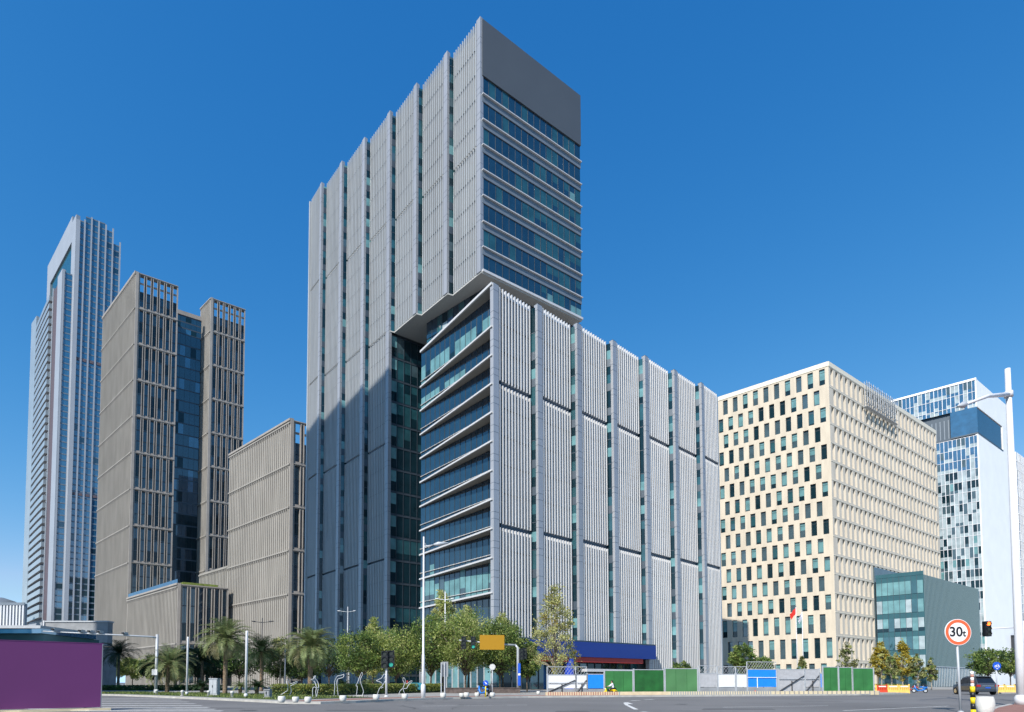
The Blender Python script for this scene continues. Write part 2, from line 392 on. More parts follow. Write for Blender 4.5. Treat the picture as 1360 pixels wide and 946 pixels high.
def reveal(fr, fpan, w, s1, z0, z1, pitch, zb0, rnd):
    a = fpan.p(w-.05, -.75, 0); e = fr.p(s1+.06, -.12, 0); b = MB()
    def q(za, zb, m): b.face([(a.x, a.y, za), (e.x, e.y, za), (e.x, e.y, zb), (a.x, a.y, zb)], m)
    z = zb0
    while z < z1:
        for (o0, o1, ms) in ((0, .30, ('mullion', 'glass_dark')), (.30, .66, rnd), (.66, 1.0, ('glass_dark', 'glass_teal', 'glass_dark', 'glass_teal'))):
            za, zc = max(z0, z+o0*pitch), min(z1, z+o1*pitch)
            if zc-za > .05: q(za, zc, random.choice(ms))
        if z0 < z < z1-.2:
            d = (e-a).normalized(); n = Vector((d.y, -d.x, 0)); n = n if n.dot(EYE-a) > 0 else -n
            ff = Fr(a, d, n); b.box(ff, .01, (e-a).length-.01, -.02, .04, z-.05, z+.05, 'mullion')
        z += pitch
    return b.build('window_strip', office)
# --- low block, right front: seven tilted louvre panels
podS = [0, 8.65, 17.3, 25.9, 34.45, 42.95, 51.5, 58.9]
bandsP = [46.6, 24.9]; fl = [ZPOD-.9-4.34*k for k in range(14)]
for i in range(7):
    w = podS[i+1]-podS[i]; z0 = 8.1 if i < 4 else .3
    f = louvre_panel(FR, podS[i], w-.45, z0, ZPOD, bandsP, fl, .92, 11 if i < 6 else 10, 'fin_backing', 'silver_column', 'fin_metal', .17, .62)
    if i < 6: reveal(FR, f, w-.45, podS[i+1], z0 if i < 3 else (8.1 if i == 3 else .3), ZPOD-.3, 4.34, .2, ('glass_teal', 'blind_teal', 'glass_dark', 'blind_teal', 'glass_dark', 'glass_teal'))
# --- tall block, left front
towS = [0, 8.23, 16.69, 24.8, 33.34, 41.71, 49.94, 56.5]
bandsT = [95.95, 72.65, 49.7, 26.1]; flT = [ZTOP-4.63*k for k in range(1, 26)]
for i in range(7):
    w = towS[i+1]-towS[i]; z0 = ZSOF if i < 3 else .3
    f = louvre_panel(FT, towS[i], w-.45, z0, ZTOP, bandsT, flT, 1.0, 11, 'tower_backing', 'silver_column', 'silver_panel', .17, .42)
    if i < 6: reveal(FT, f, w-.45, towS[i+1], ZSOF if i < 3 else .3, ZTOP-.6, 4.63, .6, ('glass_teal', 'glass_dark', 'glass_grey', 'blind_teal', 'glass_dark'))
# --- tall block, right front: parapet, window bands, ledges
WT = 24.3
b = MB(); b.box(FTR, .25, WT, -.5, .10, 108.2, ZTOP-.1, 'parapet_grey'); b.build('parapet', office)
lines = [104.72, 100.05, 95.43, 90.85, 86.2, 81.5, 76.93]
tops = [108.2]+[z-1.25 for z in lines]
def pane_band(fr, x0, x1, y0, y1, z0, z1, n, pick, name, split=None, mw=.06):
    b = MB()
    for k in range(n):
        a, c = k/n, (k+1)/n; xa, xc = x0+(x1-x0)*a, x0+(x1-x0)*c; ya, yc = y0+(y1-y0)*a, y0+(y1-y0)*c
        m = pick(a)
        j = random.uniform(-.012, .012)
        if isinstance(m, tuple):
            zm = z0+(z1-z0)*m[2]
            b.quad(fr, xa, xc, ya+j, z0, zm, m[0], yc-j); b.quad(fr, xa, xc, ya+j, zm, z1, m[1], yc-j)
        else: b.quad(fr, xa, xc, ya+j, z0, z1, m, yc-j)
        b.box(fr, xa-mw/2, xa+mw/2, ya-.1, ya+.07, z0, z1, 'mullion')
    if split: 
        g = Fr(fr.p(x0, y0, 0), (fr.p(x1, y1, 0)-fr.p(x0, y0, 0)).normalized(), fr.ey)
        b.box(g, 0, x1-x0, -.1, .06, split-.04, split+.04, 'mullion')
    return b.build(name, office)
for k, zt in enumerate(tops):
    zb = lines[k]+.1 if k < 7 else ZSOF+.45
    def pick(a, k=k):
        r = random.random()
        if a > .45 and k > 1: return 'glass_teal' if r < .5 else ('glass_blue', 'glass_teal', .5) if r < .7 else ('blind_teal', 'glass_blue', .6) if r < .78 else 'glass_blue'
        return 'glass_blue' if r < .8 else 'glass_teal'
    pane_band(FTR, .25, WT-.1, -.12, -.12, zb, zt, 16, pick, 'window_band')
for z in lines:
    b = MB(); b.box(FTR, .25, WT-.05, -.5, .02, z-1.25, z+.1, 'spandrel_grey'); b.box(FTR, .22, WT, -.1, .34, z-.10, z+.07, 'slab_edge'); b.build('ledge', office)
b = MB(); b.box(FTR, .25, WT, -.4, .3, ZSOF, ZSOF+.42, 'slab_edge'); b.build('ledge', office)
# soffit, core and roof of the tall block; cores are unseen boxes added to block light
tp = [FT.p(0, 0, 0)]
for i in range(3): tp += [FT.p(towS[i+1]-.42, -.95, 0), FT.p(towS[i+1], 0, 0)]
far = FT.p(towS[3], 0, 0)
poly = [(p.x, p.y) for p in tp]+[tuple((far+R*24.2)[:2]), tuple((T0+R*24.2)[:2])]
b = MB(); b.prism(poly, ZSOF-.25, ZSOF, 'soffit'); b.build('soffit', office)
ins = lambda s, d: tuple((FT.p(s, d, 0))[:2])
b = MB()
def qf(s, d, r=0): return tuple((T0+LP*s+NLP*0+R*r+NLP*d)[:2])
def rect(s0, s1, d, r1): return [qf(s0, 0, d), qf(s1, 0, d), qf(s1, 0, r1), qf(s0, 0, r1)]
b.prism(rect(.6, 56.3, 2.4, 23.9), ZSOF+.02, ZTOP-1.6, 'spandrel_grey'); b.build('upper_core', office)
b = MB(); b.prism(rect(26.5, 56.3, 2.4, 23.9), 0, ZSOF-.3, 'spandrel_grey'); b.build('lower_core', office)
b = MB(); b.prism([qf(56.3, 0, .6), qf(56.6, 0, .6), qf(56.6, 0, 24.2), qf(56.3, 0, 24.2)], 0, ZTOP-.4, 'silver_panel')
b.prism([qf(.2, 0, 24.0), qf(56.6, 0, 24.0), qf(56.6, 0, 24.3), qf(.2, 0, 24.3)], ZSOF, ZTOP-.4, 'silver_panel'); b.build('rear_wall', office)
# dark return wall under the overhang: one window band per storey
FRET = Fr(FT.p(24.95, -.35, 0), R, NR)
b = MB(); b.box(FRET, 0, 24, -.6, -.35, 0, ZSOF-.26, 'mullion'); b.build('return_wall', office)
z = ZSOF-.3; k = 0
while z > 1:
    z0 = max(.2, z-4.5)
    b = MB()
    for j in range(15):
        x0 = .15+j*1.58; x1 = x0+1.52
        if j == 0: m = ('glass_dark', 'blind_teal', .45)
        elif k < 5: m = (random.choice(['glass_dark', 'glass_teal']), random.choice(['glass_grey', 'glass_teal', 'glass_dark', 'blind_teal' if k < 2 else 'glass_teal']), random.uniform(.2, .6))
        elif k in (9, 12): m = ('glass_dark', 'glass_teal', .3)
        else: m = ('glass_dark', 'glass_dark', .4)
        zm = z0+(z-z0)*m[2]
        b.quad(FRET, x0, x1, -.30, z0+.12, zm, m[0]); b.quad(FRET, x0, x1, -.30, zm, z-.25, m[1])
        b.box(FRET, x1, x1+.06, -.34, -.2, z0, z, 'mullion')
    b.box(FRET, 0, 23.9, -.34, -.22, z-.25, z+.0, 'mullion'); b.build('window_band', office); z -= 4.63; k += 1
# recessed glass storeys between the two blocks
FG = Fr(FT.p(0, -3.25, 0), LP, NLP)
for (za, zb) in ((61.2, 65.0), (65.2, 68.7), (68.9, ZSOF-.3)):
    pane_band(FG, 1.2, 17.2, 0, 0, za, zb, 11, lambda a: random.choice([('blind_pale', 'glass_dark', .4), 'glass_blue', 'glass_teal', ('glass_sky', 'glass_teal', .5), 'glass_blue']), 'window_band')
FG2 = Fr(FG.p(1.2, 0, 0), R, NR)
pane_band(FG2, 0, 21, 0, 0, 61.2, ZSOF-.3, 13, lambda a: random.choice(['glass_dark', 'glass_blue']), 'window_band')
b = MB(); b.prism([tuple(FG.p(1.5, -.4, 0)[:2]), tuple(FG.p(17.0, -.4, 0)[:2]), tuple((FG.p(17.0, -.4, 0)+R*20)[:2]), tuple((FG.p(1.5, -.4, 0)+R*20)[:2])], 60.9, ZSOF-.25, 'dark_gap'); b.build('recess_core', office)
# --- low block, left glass front
PL = 21.8
slabs = [61.0, 54.5, 50.1, 45.75, 41.4, 37.05, 32.65, 28.3, 23.95, 19.6, 14.45]
gy0, gy1 = -1.75, -.12                               # glass stands back near the corner, flush at the far end
def gy(x): return gy0+(gy1-gy0)*x/PL
for k, z in enumerate(slabs):
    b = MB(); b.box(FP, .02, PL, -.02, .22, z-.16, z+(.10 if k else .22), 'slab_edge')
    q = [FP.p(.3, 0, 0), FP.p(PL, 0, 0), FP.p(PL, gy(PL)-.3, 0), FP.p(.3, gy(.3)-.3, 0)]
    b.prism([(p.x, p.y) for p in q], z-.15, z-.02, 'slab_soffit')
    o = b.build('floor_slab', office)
    if k:
        c = MB(); c.tube([FP.p(.3, gy(.3)+.16, z+1.02), FP.p(PL, gy(PL)+.16, z+1.02)], .055, 'slab_edge', 6)
        for j in range(16): c.box(FP, .7+j*1.38, .82+j*1.38, gy(.7+j*1.38), gy(.7+j*1.38)+.2, z+.95, z+1.09, 'stripe_cream')
        c.build('rail', o)
def lowpick(k):
    def f(a):
        r = random.random()
        if k == 0: return ('glass_dark' if r < .3 else 'blind_teal', ('glass_blue'), .35) if r < .2 else ('blind_teal', 'glass_blue', .58)
        if k == 1: return ('blind_teal', 'glass_blue', .55) if a > .35 and r < .85 else 'glass_blue'
        if k == 9: return ('blind_teal', 'glass_blue', .75) if r < .65 else (('glass_grey', 'blind_teal', .4) if r < .85 else 'glass_grey')
        if k == 8 and .78 < a < .84: return ('blind_teal', 'glass_blue', .5)
        return 'glass_blue' if r < .9 else ('glass_grey', 'glass_blue', .3)
    return f
for k in range(len(slabs)):
    zt = slabs[k]-.22; zb = slabs[k+1]+.02 if k+1 < len(slabs) else 8.2
    pane_band(FP, .3, PL, gy(.3), gy1, zb, zt, 15, lowpick(k), 'window_band', split=zb+1.0 if k < 10 else None)
b = MB()
for j in range(12):
    x0 = .3+j*1.8; b.quad(FP, x0, x0+1.7, -1.2, .2, 8.0, random.choice(['glass_teal', 'blind_teal', 'glass_teal', 'glass_dark'])); b.box(FP, x0+1.7, x0+1.8, -1.3, -1.05, .1, 8.0, 'slab_edge')
b.box(FP, .2, 21.9, -1.3, -1.0, 5.2, 5.45, 'mullion'); b.box(FP, .2, 21.9, -1.6, -.3, 7.9, 8.2, 'mullion'); b.build('lobby_glazing', office)
b = MB()
for j in range(18):
    x0 = 1.4+j*1.8; b.quad(FR, x0, x0+1.7, -2.0, .2, 5.6, random.choice(['glass_teal', 'glass_dark', 'glass_dark'])); b.box(FR, x0+1.7, x0+1.8, -2.1, -1.85, .1, 5.6, 'mullion')
b.box(FR, 1.0, 34.4, -2.2, -.62, 5.6, 8.05, 'dark_gap'); b.build('shop_glazing', office)
pc = [C0+R*.5-NLL*0, C0+R*58.6]
b = MB(); P = lambda x, y: tuple((C0+R*x+LL*y)[:2])
b.prism([P(2.2, 2.6), P(58.5, 2.6), P(58.5, 21.5), P(2.2, 21.5)], 8.1, ZPOD-1.2, 'spandrel_grey', 'pavement')
b.prism([P(3.4, 4.0), P(34.0, 4.0), P(34.0, 21.0), P(3.4, 21.0)], .05, 8.0, 'mullion'); b.prism([P(34.3, 2.6), P(58.5, 2.6), P(58.5, 21.5), P(34.3, 21.5)], .05, 8.08, 'spandrel_grey'); b.build('low_block_core', office)
b = MB(); b.prism([P(58.45, .9), P(58.75, .9), P(58.75, 21.8), P(58.45, 21.8)], .3, ZPOD-.4, 'silver_panel'); b.prism([P(0.2, 21.6), P(58.7, 21.6), P(58.7, 21.9), P(.2, 21.9)], .3, ZPOD-.8, 'silver_panel'); b.build('side_wall', office)
# --- shop front: blue fascia, red strip, silver canopy, blue pillars
b = MB(); b.box(FR, 5.2, 34.9, -1.0, 1.35, 5.35, 7.75, 'fascia_blue'); b.box(FR, 1.0, 34.9, -.6, 1.2, 7.78, 7.98, 'dark_gap'); b.build('fascia', office)
b = MB(); b.box(FR, 5.6, 31.8, -.8, 1.0, 4.55, 5.32, 'fascia_red'); b.build('fascia_band', office)
b = MB(); b.box(FR, 17.5, 29, .1, 1.6, 3.0, 3.45, 'slab_edge'); b.build('canopy', office)
for s in (14.6,):
    b = MB(); b.lathe([(.75, .1), (.75, 5.3)], 'pillar_blue', 20, FR.p(s, .5, 0)); b.build('pillar', office)

# ================================================================== PUNCHED FACADES
WIN = []          # (object maker, area score) for the cream block
def punched(bm_, fr, length, rows, pitch, win, depth, th, m, stag, sill_f, corner, collect, x_start=0.0):
    """rows: list of (z_bottom, z_top). wall with real openings; collect gets (x, z, w, h)"""
    for r, (z0, z1) in enumerate(rows):
        h = z1-z0; zs = z0+h*sill_f[0]; zt = z1-h*sill_f[1]
        bm_.box(fr, 0, length, -th, 0, z0, zs, m); bm_.box(fr, 0, length, -th, 0, zt, z1-.003, m)
        off = corner+(pitch/2 if (r % 2) == stag else 0); x = off; prev = 0.0
        while x+win < length-.1:
            bm_.box(fr, prev, x, -th, -.004, zs, zt, m); collect.append((x, zs, win, zt-zs, r)); prev = x+win; x += pitch
        bm_.box(fr, prev, length, -th, -.004, zs, zt, m)

def window_mesh(w, h, kind, frame='window_frame'):
    b = MB(); f = WF
    def pane(z0, z1, m): b.face([(0, 0, z0), (w, 0, z0), (w, 0, z1), (0, 0, z1)], m)
    if kind == 0: pane(0, h, 'glass_grey')
    elif kind == 1: pane(0, h*.35, 'glass_dark'); pane(h*.35, h, 'blind_teal')
    elif kind == 2: pane(0, h*.15, 'glass_dark'); pane(h*.15, h*.8, 'glass_teal'); pane(h*.8, h, 'glass_grey')
    elif kind == 3: pane(0, h*.5, 'glass_grey'); pane(h*.5, h, 'blind_teal')
    elif kind == 4: pane(0, h*.12, 'glass_grey'); pane(h*.12, h*.82, 'blind_teal'); pane(h*.82, h, 'glass_grey')
    else: pane(0, h, 'glass_dark')
    for (x0, x1, z0, z1) in ((0, .07, 0, h), (w-.07, w, 0, h), (.07, w-.07, 0, .08), (.07, w-.07, h-.08, h), (.07, w-.07, h*.8, h*.8+.06)):
        b.box(f, x0, x1, -.05, .03, z0, z1, frame)
    return b
# ------------------------------------------------------------------ cream block
B0 = at(1100, 480, 146); ZB = B0.z; B0.z = 0
cream = thing('office_block', 'cream stone office block with staggered narrow windows', 'office building', tuple(B0))
FBL = Fr(B0, LP, NLP); FBR = Fr(B0, R, NR)
p = 4.885; rows = [(77.85-p*(k), 77.85-p*(k-1)) for k in range(0, 13)]
rows[0] = (77.85, ZB-1.2)
rows += [(13.2, 19.23), (6.6, 13.2), (.1, 6.6)]
rows[12] = (19.23, rows[11][0])
b = MB(); cl = []
punched(b, FBL, 30.5, rows, 2.70, 1.30, .4, .5, 'cream_stone', 1, (.13, .07), .85, cl)
b.box(FBL, 0, 30.5, -.5, .12, ZB-1.2, ZB, 'cream_light'); b.build('front_wall', cream)
b = MB(); cr = []
punched(b, FBR, 73.9, rows, 2.73, 1.42, .75, .85, 'cream_side', 1, (.09, .06), 1.0, cr)
for (z0, z1) in rows: b.box(FBR, .0, 73.9, -.2, .06, z1-.16, z1-.006, 'cream_light')
b.box(FBR, .001, 73.9, -.8, .12, ZB-1.2, ZB-.003, 'cream_light'); b.build('side_wall', cream)
b = MB(); PB = lambda l, r: tuple((B0+LP*l+R*r)[:2])
b.prism([PB(1.3, .6), PB(30, .6), PB(30, 73), PB(1.3, 73)], 0, ZB-2, 'mullion'); b.build('core', cream)
allw = [(0, FBL, c, .42) for c in cl]+[(1, FBR, c, .76) for c in cr]
def score(t):
    k, fr, c, d = t; q = fr.p(c[0], 0, c[1])-EYE; L2 = q.length; return c[2]*c[3]*abs(q.dot(fr.ey))/L2**3
allw.sort(key=score, reverse=True); rest = MB(); cache = {}
for n, (k, fr, c, d) in enumerate(allw):
    if k == 1 and c[0] < 44 and c[1] < 30 and 22.5 < c[0] : continue
    vis = random.choices([0, 1, 2, 3, 4, 5], (3, 3, 2, 3, 3, 2) if k == 0 else (3, 1, 1, 1, 1, 4))[0]
    key = (k, round(c[3], 2), vis)
    if n < 100:
        if key not in cache: cache[key] = window_mesh(c[2], c[3], vis).mesh('window')
        o = bpy.data.objects.new('window', cache[key]); COL.objects.link(o); o.parent = cream
        # local +x runs along the wall, seen from outside
        if fr is FBL: loc = fr.p(c[0]+c[2], -d, c[1]); ang = rad(137.33+180)
        else: loc = fr.p(c[0], -d, c[1]); ang = rad(34.04)
        o.location = loc-B0; o.rotation_euler = (0, 0, ang)
    else:
        wm = window_mesh(c[2], c[3], vis)
        if fr is FBL: o0 = fr.p(c[0]+c[2], -d, c[1]); ca = -LP
        else: o0 = fr.p(c[0], -d, c[1]); ca = R
        cy = Vector((-ca.y, ca.x, 0)); base = len(rest.v)
        rest.v += [tuple(o0+ca*v[0]+cy*v[1]+Vector((0, 0, v[2]))) for v in wm.v]
        for f_, m_ in zip(wm.f, wm.m): rest.f.append(tuple(base+i for i in f_)); rest.m.append(rest.mi(wm.names[m_]))
o = rest.build('window', cream); o['kind'] = 'stuff'
# dark glazed notch above the teal box
b = MB(); b.box(FBR, 22.8, 44.5, .02, .30, 8, 33.2, 'glass_grey'); b.build('loggia', cream)
# rooftop sign scaffold hanging over the side parapet
scf = thing('sign_scaffold', 'white steel lattice of a sign frame hung over the roof edge of the cream block', 'scaffold', tuple(FBR.p(20, .4, 76)))
b = MB()
for j in range(15):
    x = 19.5+j*1.42; zt = ZB+(.75 if j % 2 else .15)
    b.tube([FBR.p(x, .55, 77.6), FBR.p(x, .55, zt)], .07, 'grey_paint', 5); b.tube([FBR.p(x, 1.2, 78.4), FBR.p(x, 1.2, zt-.5)], .07, 'grey_paint', 5)
    for zz in (78.2, 80.0, 81.8, 83.6):
        b.tube([FBR.p(x, .55, zz), FBR.p(x, 1.2, zz+.4)], .05, 'grey_paint', 5)
        if j < 14: b.tube([FBR.p(x, 1.2, zz+.4), FBR.p(x+1.42, .55, zz+1.6)], .05, 'grey_paint', 5)
for zz in (78.4, 80.2, 82, 83.8): b.tube([FBR.p(19.3, 1.2, zz), FBR.p(39.6, 1.2, zz)], .06, 'grey_paint', 5)
b.build('lattice', scf)
b = MB(); b.box(FBR, 19.3, 40, .3, 1.2, 77.4, 77.5, 'grey_paint'); b.build('walkway', scf)

# ------------------------------------------------------------------ teal glass box in front of it
TB0 = FBR.p(22.9, .5, 0)-LP*10.4; 
teal = thing('glass_box_building', 'low teal clad box building with one glazed front beside the cream block', 'building', tuple(TB0))
ZT = plane_z = at(1222.6, 763, TB0.y).z
FTL = Fr(TB0, LP, NLP); FTB = Fr(TB0, R, NR)
b = MB(); PT = lambda l, r: tuple((TB0+LP*l+R*r)[:2])
b.prism([PT(.3, .3), PT(10.2, .3), PT(10.2, 43.2), PT(.3, 43.2)], 0, ZT-.6, 'teal_clad', 'pavement'); b.build('core', teal)
b = MB(); b.box(FTB, 0, 43.4, -.25, .0, 0, ZT, 'teal_clad')
for j in range(48): b.box(FTB, .2+j*.9, .36+j*.9, 0, .14, 5.6 if j > 4 else .3, ZT-.02, 'teal_rib')
for j in range(36): b.box(FTB, .2+j*1.2, .3+j*1.2, 0, .1, .1, 5.5, 'grey_paint')
b.box(FTB, 0, 43.4, 0, .18, 5.4, 5.6, 'grey_paint'); b.build('side_wall', teal)
nf = 6; fh = ZT/nf
for k in range(nf):
    b = MB()
    b.box(FTL, 0, 10.4, -.2, .02, k*fh+fh*.72, (k+1)*fh-.003, 'teal_clad')
    for j in range(8):
        x0 = .15+j*1.28; r = random.random(); m = 'blind_pale' if r < .25 else 'blind_teal' if r < .75 else 'glass_teal'
        z0, z1 = k*fh+.1, k*fh+fh*.72
        if k == 3 and r < .5: b.quad(FTL, x0, x0+1.2, .03, z0, z0+.9, 'glass_dark'); z0 += .9
        if k == 0: m = random.choice(['glass_dark', 'glass_grey', 'glass_teal'])
        b.quad(FTL, x0, x0+1.2, .03, z0, z1, m); b.box(FTL, x0+1.2, x0+1.28, -.1, .09, k*fh, (k+1)*fh-.01, 'mullion')
    b.build('window_band', teal)
b = MB(); b.box(FTL, 0, 10.4, -.3, .1, ZT, ZT+1.0, 'teal_clad')
b.build('parapet', teal)

# ------------------------------------------------------------------ brown concrete slabs on the left
BA = at(180.9, 360.9, 205); ZA = BA.z; BA.z = 0
brown = thing('twin_slab_tower', 'brown concrete tower of two ribbed slabs joined by blue glass', 'office tower', tuple(BA))
def ribbed(bm_, fr, x0, x1, z0, z1, zl, m='brown_concrete'):
    bm_.box(fr, x0, x1, -.6, 0, z0, z1, m)
    n = int((x1-x0)/1.15)
    for j in range(n):
        x = x0+.5+(x1-x0-.6)*j/n; bm_.box(fr, x, x+.34, 0, .22, z0, z1-.9, m)
    for z in zl:
        if z0+2 < z <= z1:
            bm_.box(fr, x0, x1, 0, .34, z-.75, z-.35, m)
            for j in range(n):
                x = x0+.85+(x1-x0-.6)*j/n; bm_.box(fr, x, x+.5, .01, .24, z-1.45, z-.75, 'brown_slot')
ZROW = [31.2+13.4*k for k in range(9)]; ZROW.append(ZA)
def slab_front(parent, fr, x0, x1, zr, nwin, crown=True, wf=.56):
    """frame wall with nwin tall windows per tier; returns window spots"""
    b = MB(); spots = []; pw = (x1-x0)/nwin; t = .7
    for r in range(len(zr)-1):
        z0, z1 = zr[r], zr[r+1]
        b.box(fr, x0, x1, -t, 0, z0, z0+.55, 'brown_frame'); b.box(fr, x0, x1, -t, 0, z1-.6, z1-.004, 'brown_frame')
        b.box(fr, x0, x1, 0, .22, z1-.35, z1-.1, 'brown_frame')
        for j in range(nwin+1):
            a = x0 if j == 0 else x0+j*pw-pw*(1-wf)/2; c = x1 if j == nwin else x0+j*pw+pw*(1-wf)/2
            b.box(fr, a, c, -t, .003, z0+.55, z1-.6, 'brown_frame')
            (b.box(fr, (a+c)/2-.16, (a+c)/2+.16, .004, .02, z0+.6, z1-.7, 'brown_slot'), b.box(fr, a+.02, a+.2, 0, .24, z0+.5, z1-.7, 'brown_frame'), b.box(fr, c-.2, c-.02, 0, .24, z0+.5, z1-.7, 'brown_frame')) if c-a > .7 else None
        for j in range(nwin): spots.append((x0+j*pw+pw*(1-wf)/2, z0+.55, pw*wf, z1-z0-1.15, r))
    b.build('front_wall', parent); return spots
def tall_window(parent, fr, c, crown):
    b = MB(); x, z, w, h, r = c; hh = h*.5 if crown else h; n = 3 if not crown else 2
    for k in range(n):
        a, e = z+hh*k/n, z+hh*(k+1)/n
        b.quad(fr, x, x+w, -.6, a, e, random.choice(['glass_blue', 'glass_dark', 'glass_blue', 'glass_grey'])); b.box(fr, x, x+w, -.62, -.5, e-.5, e-.2, 'mullion')
    b.box(fr, x+w*.46, x+w*.54, -.62, -.52, z, z+hh, 'mullion')
    if crown: b.box(fr, x, x+w, -.62, -.5, z+h*.72, z+h*.78, 'brown_frame')
    b.build('window', parent)
FA = Fr(BA, R, NR); FAL = Fr(BA, LP, NLP)
for (x0, x1) in ((0, 13.93), (25.3, 38.26)):
    for c in slab_front(brown, FA, x0+.9, x1, ZROW, 6): tall_window(brown, FA, c, c[4] == len(ZROW)-2)
    b = MB(); b.box(FA, x0, x0+.9, -.7, .3, 31 if x0 else 0, ZA, 'brown_frame'); b.build('corner_pier', brown)
b = MB(); ribbed(b, FAL, 0, 40, 4, ZA, ZROW[1:]); b.box(FAL, 0, 40, 0, .4, ZA-.5, ZA+.3, 'brown_frame'); b.build('ribbed_wall', brown)
FA2 = Fr(FA.p(25.3, 0, 0), LP, NLP)
b = MB(); ribbed(b, FA2, 0, 9.5, 31, ZA, ZROW[1:]); b.build('ribbed_wall', brown)
PA = lambda r, l: tuple((BA+R*r+LP*l)[:2])
b = MB(); b.prism([PA(.8, 1.2), PA(13.6, 1.2), PA(13.6, 39), PA(.8, 39)], 31, ZROW[-2]+6, 'mullion'); b.prism([PA(26, 1.2), PA(38, 1.2), PA(38, 39), PA(26, 39)], 31, ZROW[-2]+6, 'mullion'); b.build('core', brown)
b = MB(); b.box(FA, .4, 13.9, -1.3, -.701, ZA-.9, ZA+.3, 'brown_frame'); b.box(FA, 25.7, 38.2, -1.3, -.701, ZA-.9, ZA+.3, 'brown_frame'); b.build('coping', brown)
# glass link, one glazing band per tier
FLK = Fr(FA.p(0, 0, 0)+LP*8.2, R, NR)
for r in range(9):
    z0, z1 = ZROW[r], ZROW[r+1]-(6 if r == 8 else 0); b = MB()
    for q in range(3):
        za, zb = z0+(z1-z0)*q/3, z0+(z1-z0)*(q+1)/3
        for j in range(7):
            m = random.choice(['glass_blue']*6+['glass_dark', 'glass_sky']) if r > 2 else random.choice(['glass_blue', 'glass_dark', 'glass_dark'])
            b.quad(FLK, 12+j*1.92, 12+j*1.92+1.86, 0, za, zb-.5, m)
        b.box(FLK, 12, 25.4, -.2, .02, zb-.5, zb-.004, 'mullion')
    b.build('window_band', brown)
b = MB(); b.prism([PA(13.4, 8.5), PA(26.5, 8.5), PA(26.5, 38), PA(13.4, 38)], 31, ZA-6.5, 'mullion'); b.box(FLK, 13, 26, -2, .25, ZA-6, ZA-4.4, 'brown_frame'); b.build('link_roof', brown)
# its base wing towards the street
WB = FAL.p(-45.6, 0, 0)
FC = Fr(WB, R, NR); FCL = Fr(WB, LP, NLP); ZC = 31.2
b = MB(); ribbed(b, FCL, 0, 45.6, 0, ZC-.3, [ZC-.4, 13.5]); b.box(FCL, -.1, 45.6, -.5, .35, ZC-.3, ZC+.25, 'brown_frame'); b.build('ribbed_wall', brown)
b = MB(); b.box(FCL, .3, 45, -.1, -.02, ZC+.25, ZC+1.5, 'glass_sky'); b.build('balustrade', brown)
for c in slab_front(brown, FC, .9, 14.6, [.5, 13.4, ZC], 6, False): tall_window(brown, FC, c, False)
b = MB(); b.box(FC, 0, .9, -.6, .3, 0, ZC+.2, 'brown_frame'); b.build('corner_pier', brown)
PC = lambda r, l: tuple((WB+R*r+LP*l)[:2])
b = MB(); b.prism([PC(.8, .9), PC(14.2, .9), PC(14.2, 46), PC(.8, 46)], 0, ZC-.5, 'mullion', 'leaf_green'); b.prism([PC(14.0, .5), PC(14.6, .5), PC(14.6, 45), PC(14, 45)], 0, ZC, 'brown_concrete'); b.build('base_core', brown)
b = MB(); b.prism([PC(2, 1.5), PC(12, 1.5), PC(12, 7), PC(2, 7)], ZC-.4, ZC+.9, 'leaf_light'); b.build('roof_planting', brown)
# ------------------------------------------------------------------ separate brown block
KB = 161/175; BB = at(386, 557, 161); ZBB = BB.z; BB.z = 0
bblk = thing('concrete_block', 'lower brown ribbed concrete block stepping up beside the grey tower', 'office building', tuple(BB))
FB = Fr(BB, R, NR); FBB = Fr(BB, LP, NLP); zr = [1.25+(.55+13.45*k)*KB for k in range(6)]+[ZBB]
b = MB(); ribbed(b, FBB, .0, 41.6*KB, 0, ZBB-.3, zr[1:6]+[ZBB-.4]); b.box(FBB, -.1, 41.6*KB+.1, -.5, .35, ZBB-.3, ZBB+.3, 'brown_frame')
ribbed(b, FBB, 41.6*KB, 65.5*KB, 0, 1.25+41.4*KB, [zr[1], zr[2], 1.25+41.3*KB]); b.build('ribbed_wall', bblk)
for c in slab_front(bblk, FB, .9, 16.2, zr, 6): tall_window(bblk, FB, c, c[4] == 5)
b = MB(); b.box(FB, 0, .9, -.6, .3, 0, ZBB+.3, 'brown_frame'); b.build('corner_pier', bblk)
PQ = lambda r, l: tuple((BB+R*r+LP*l)[:2])
b = MB(); b.prism([PQ(.8, .9), PQ(16, .9), PQ(16, 41.5*KB), PQ(.8, 41.5*KB)], 0, zr[5]+4, 'mullion'); b.prism([PQ(.8, 41.5*KB), PQ(16, 41.5*KB), PQ(16, 66*KB), PQ(.8, 66*KB)], 0, 1.25+40.6*KB, 'mullion')
b.prism([PQ(.6, 41.0*KB), PQ(16, 41.0*KB), PQ(16, 41.6*KB), PQ(.6, 41.6*KB)], 38, ZBB, 'brown_concrete'); b.build('core', bblk)

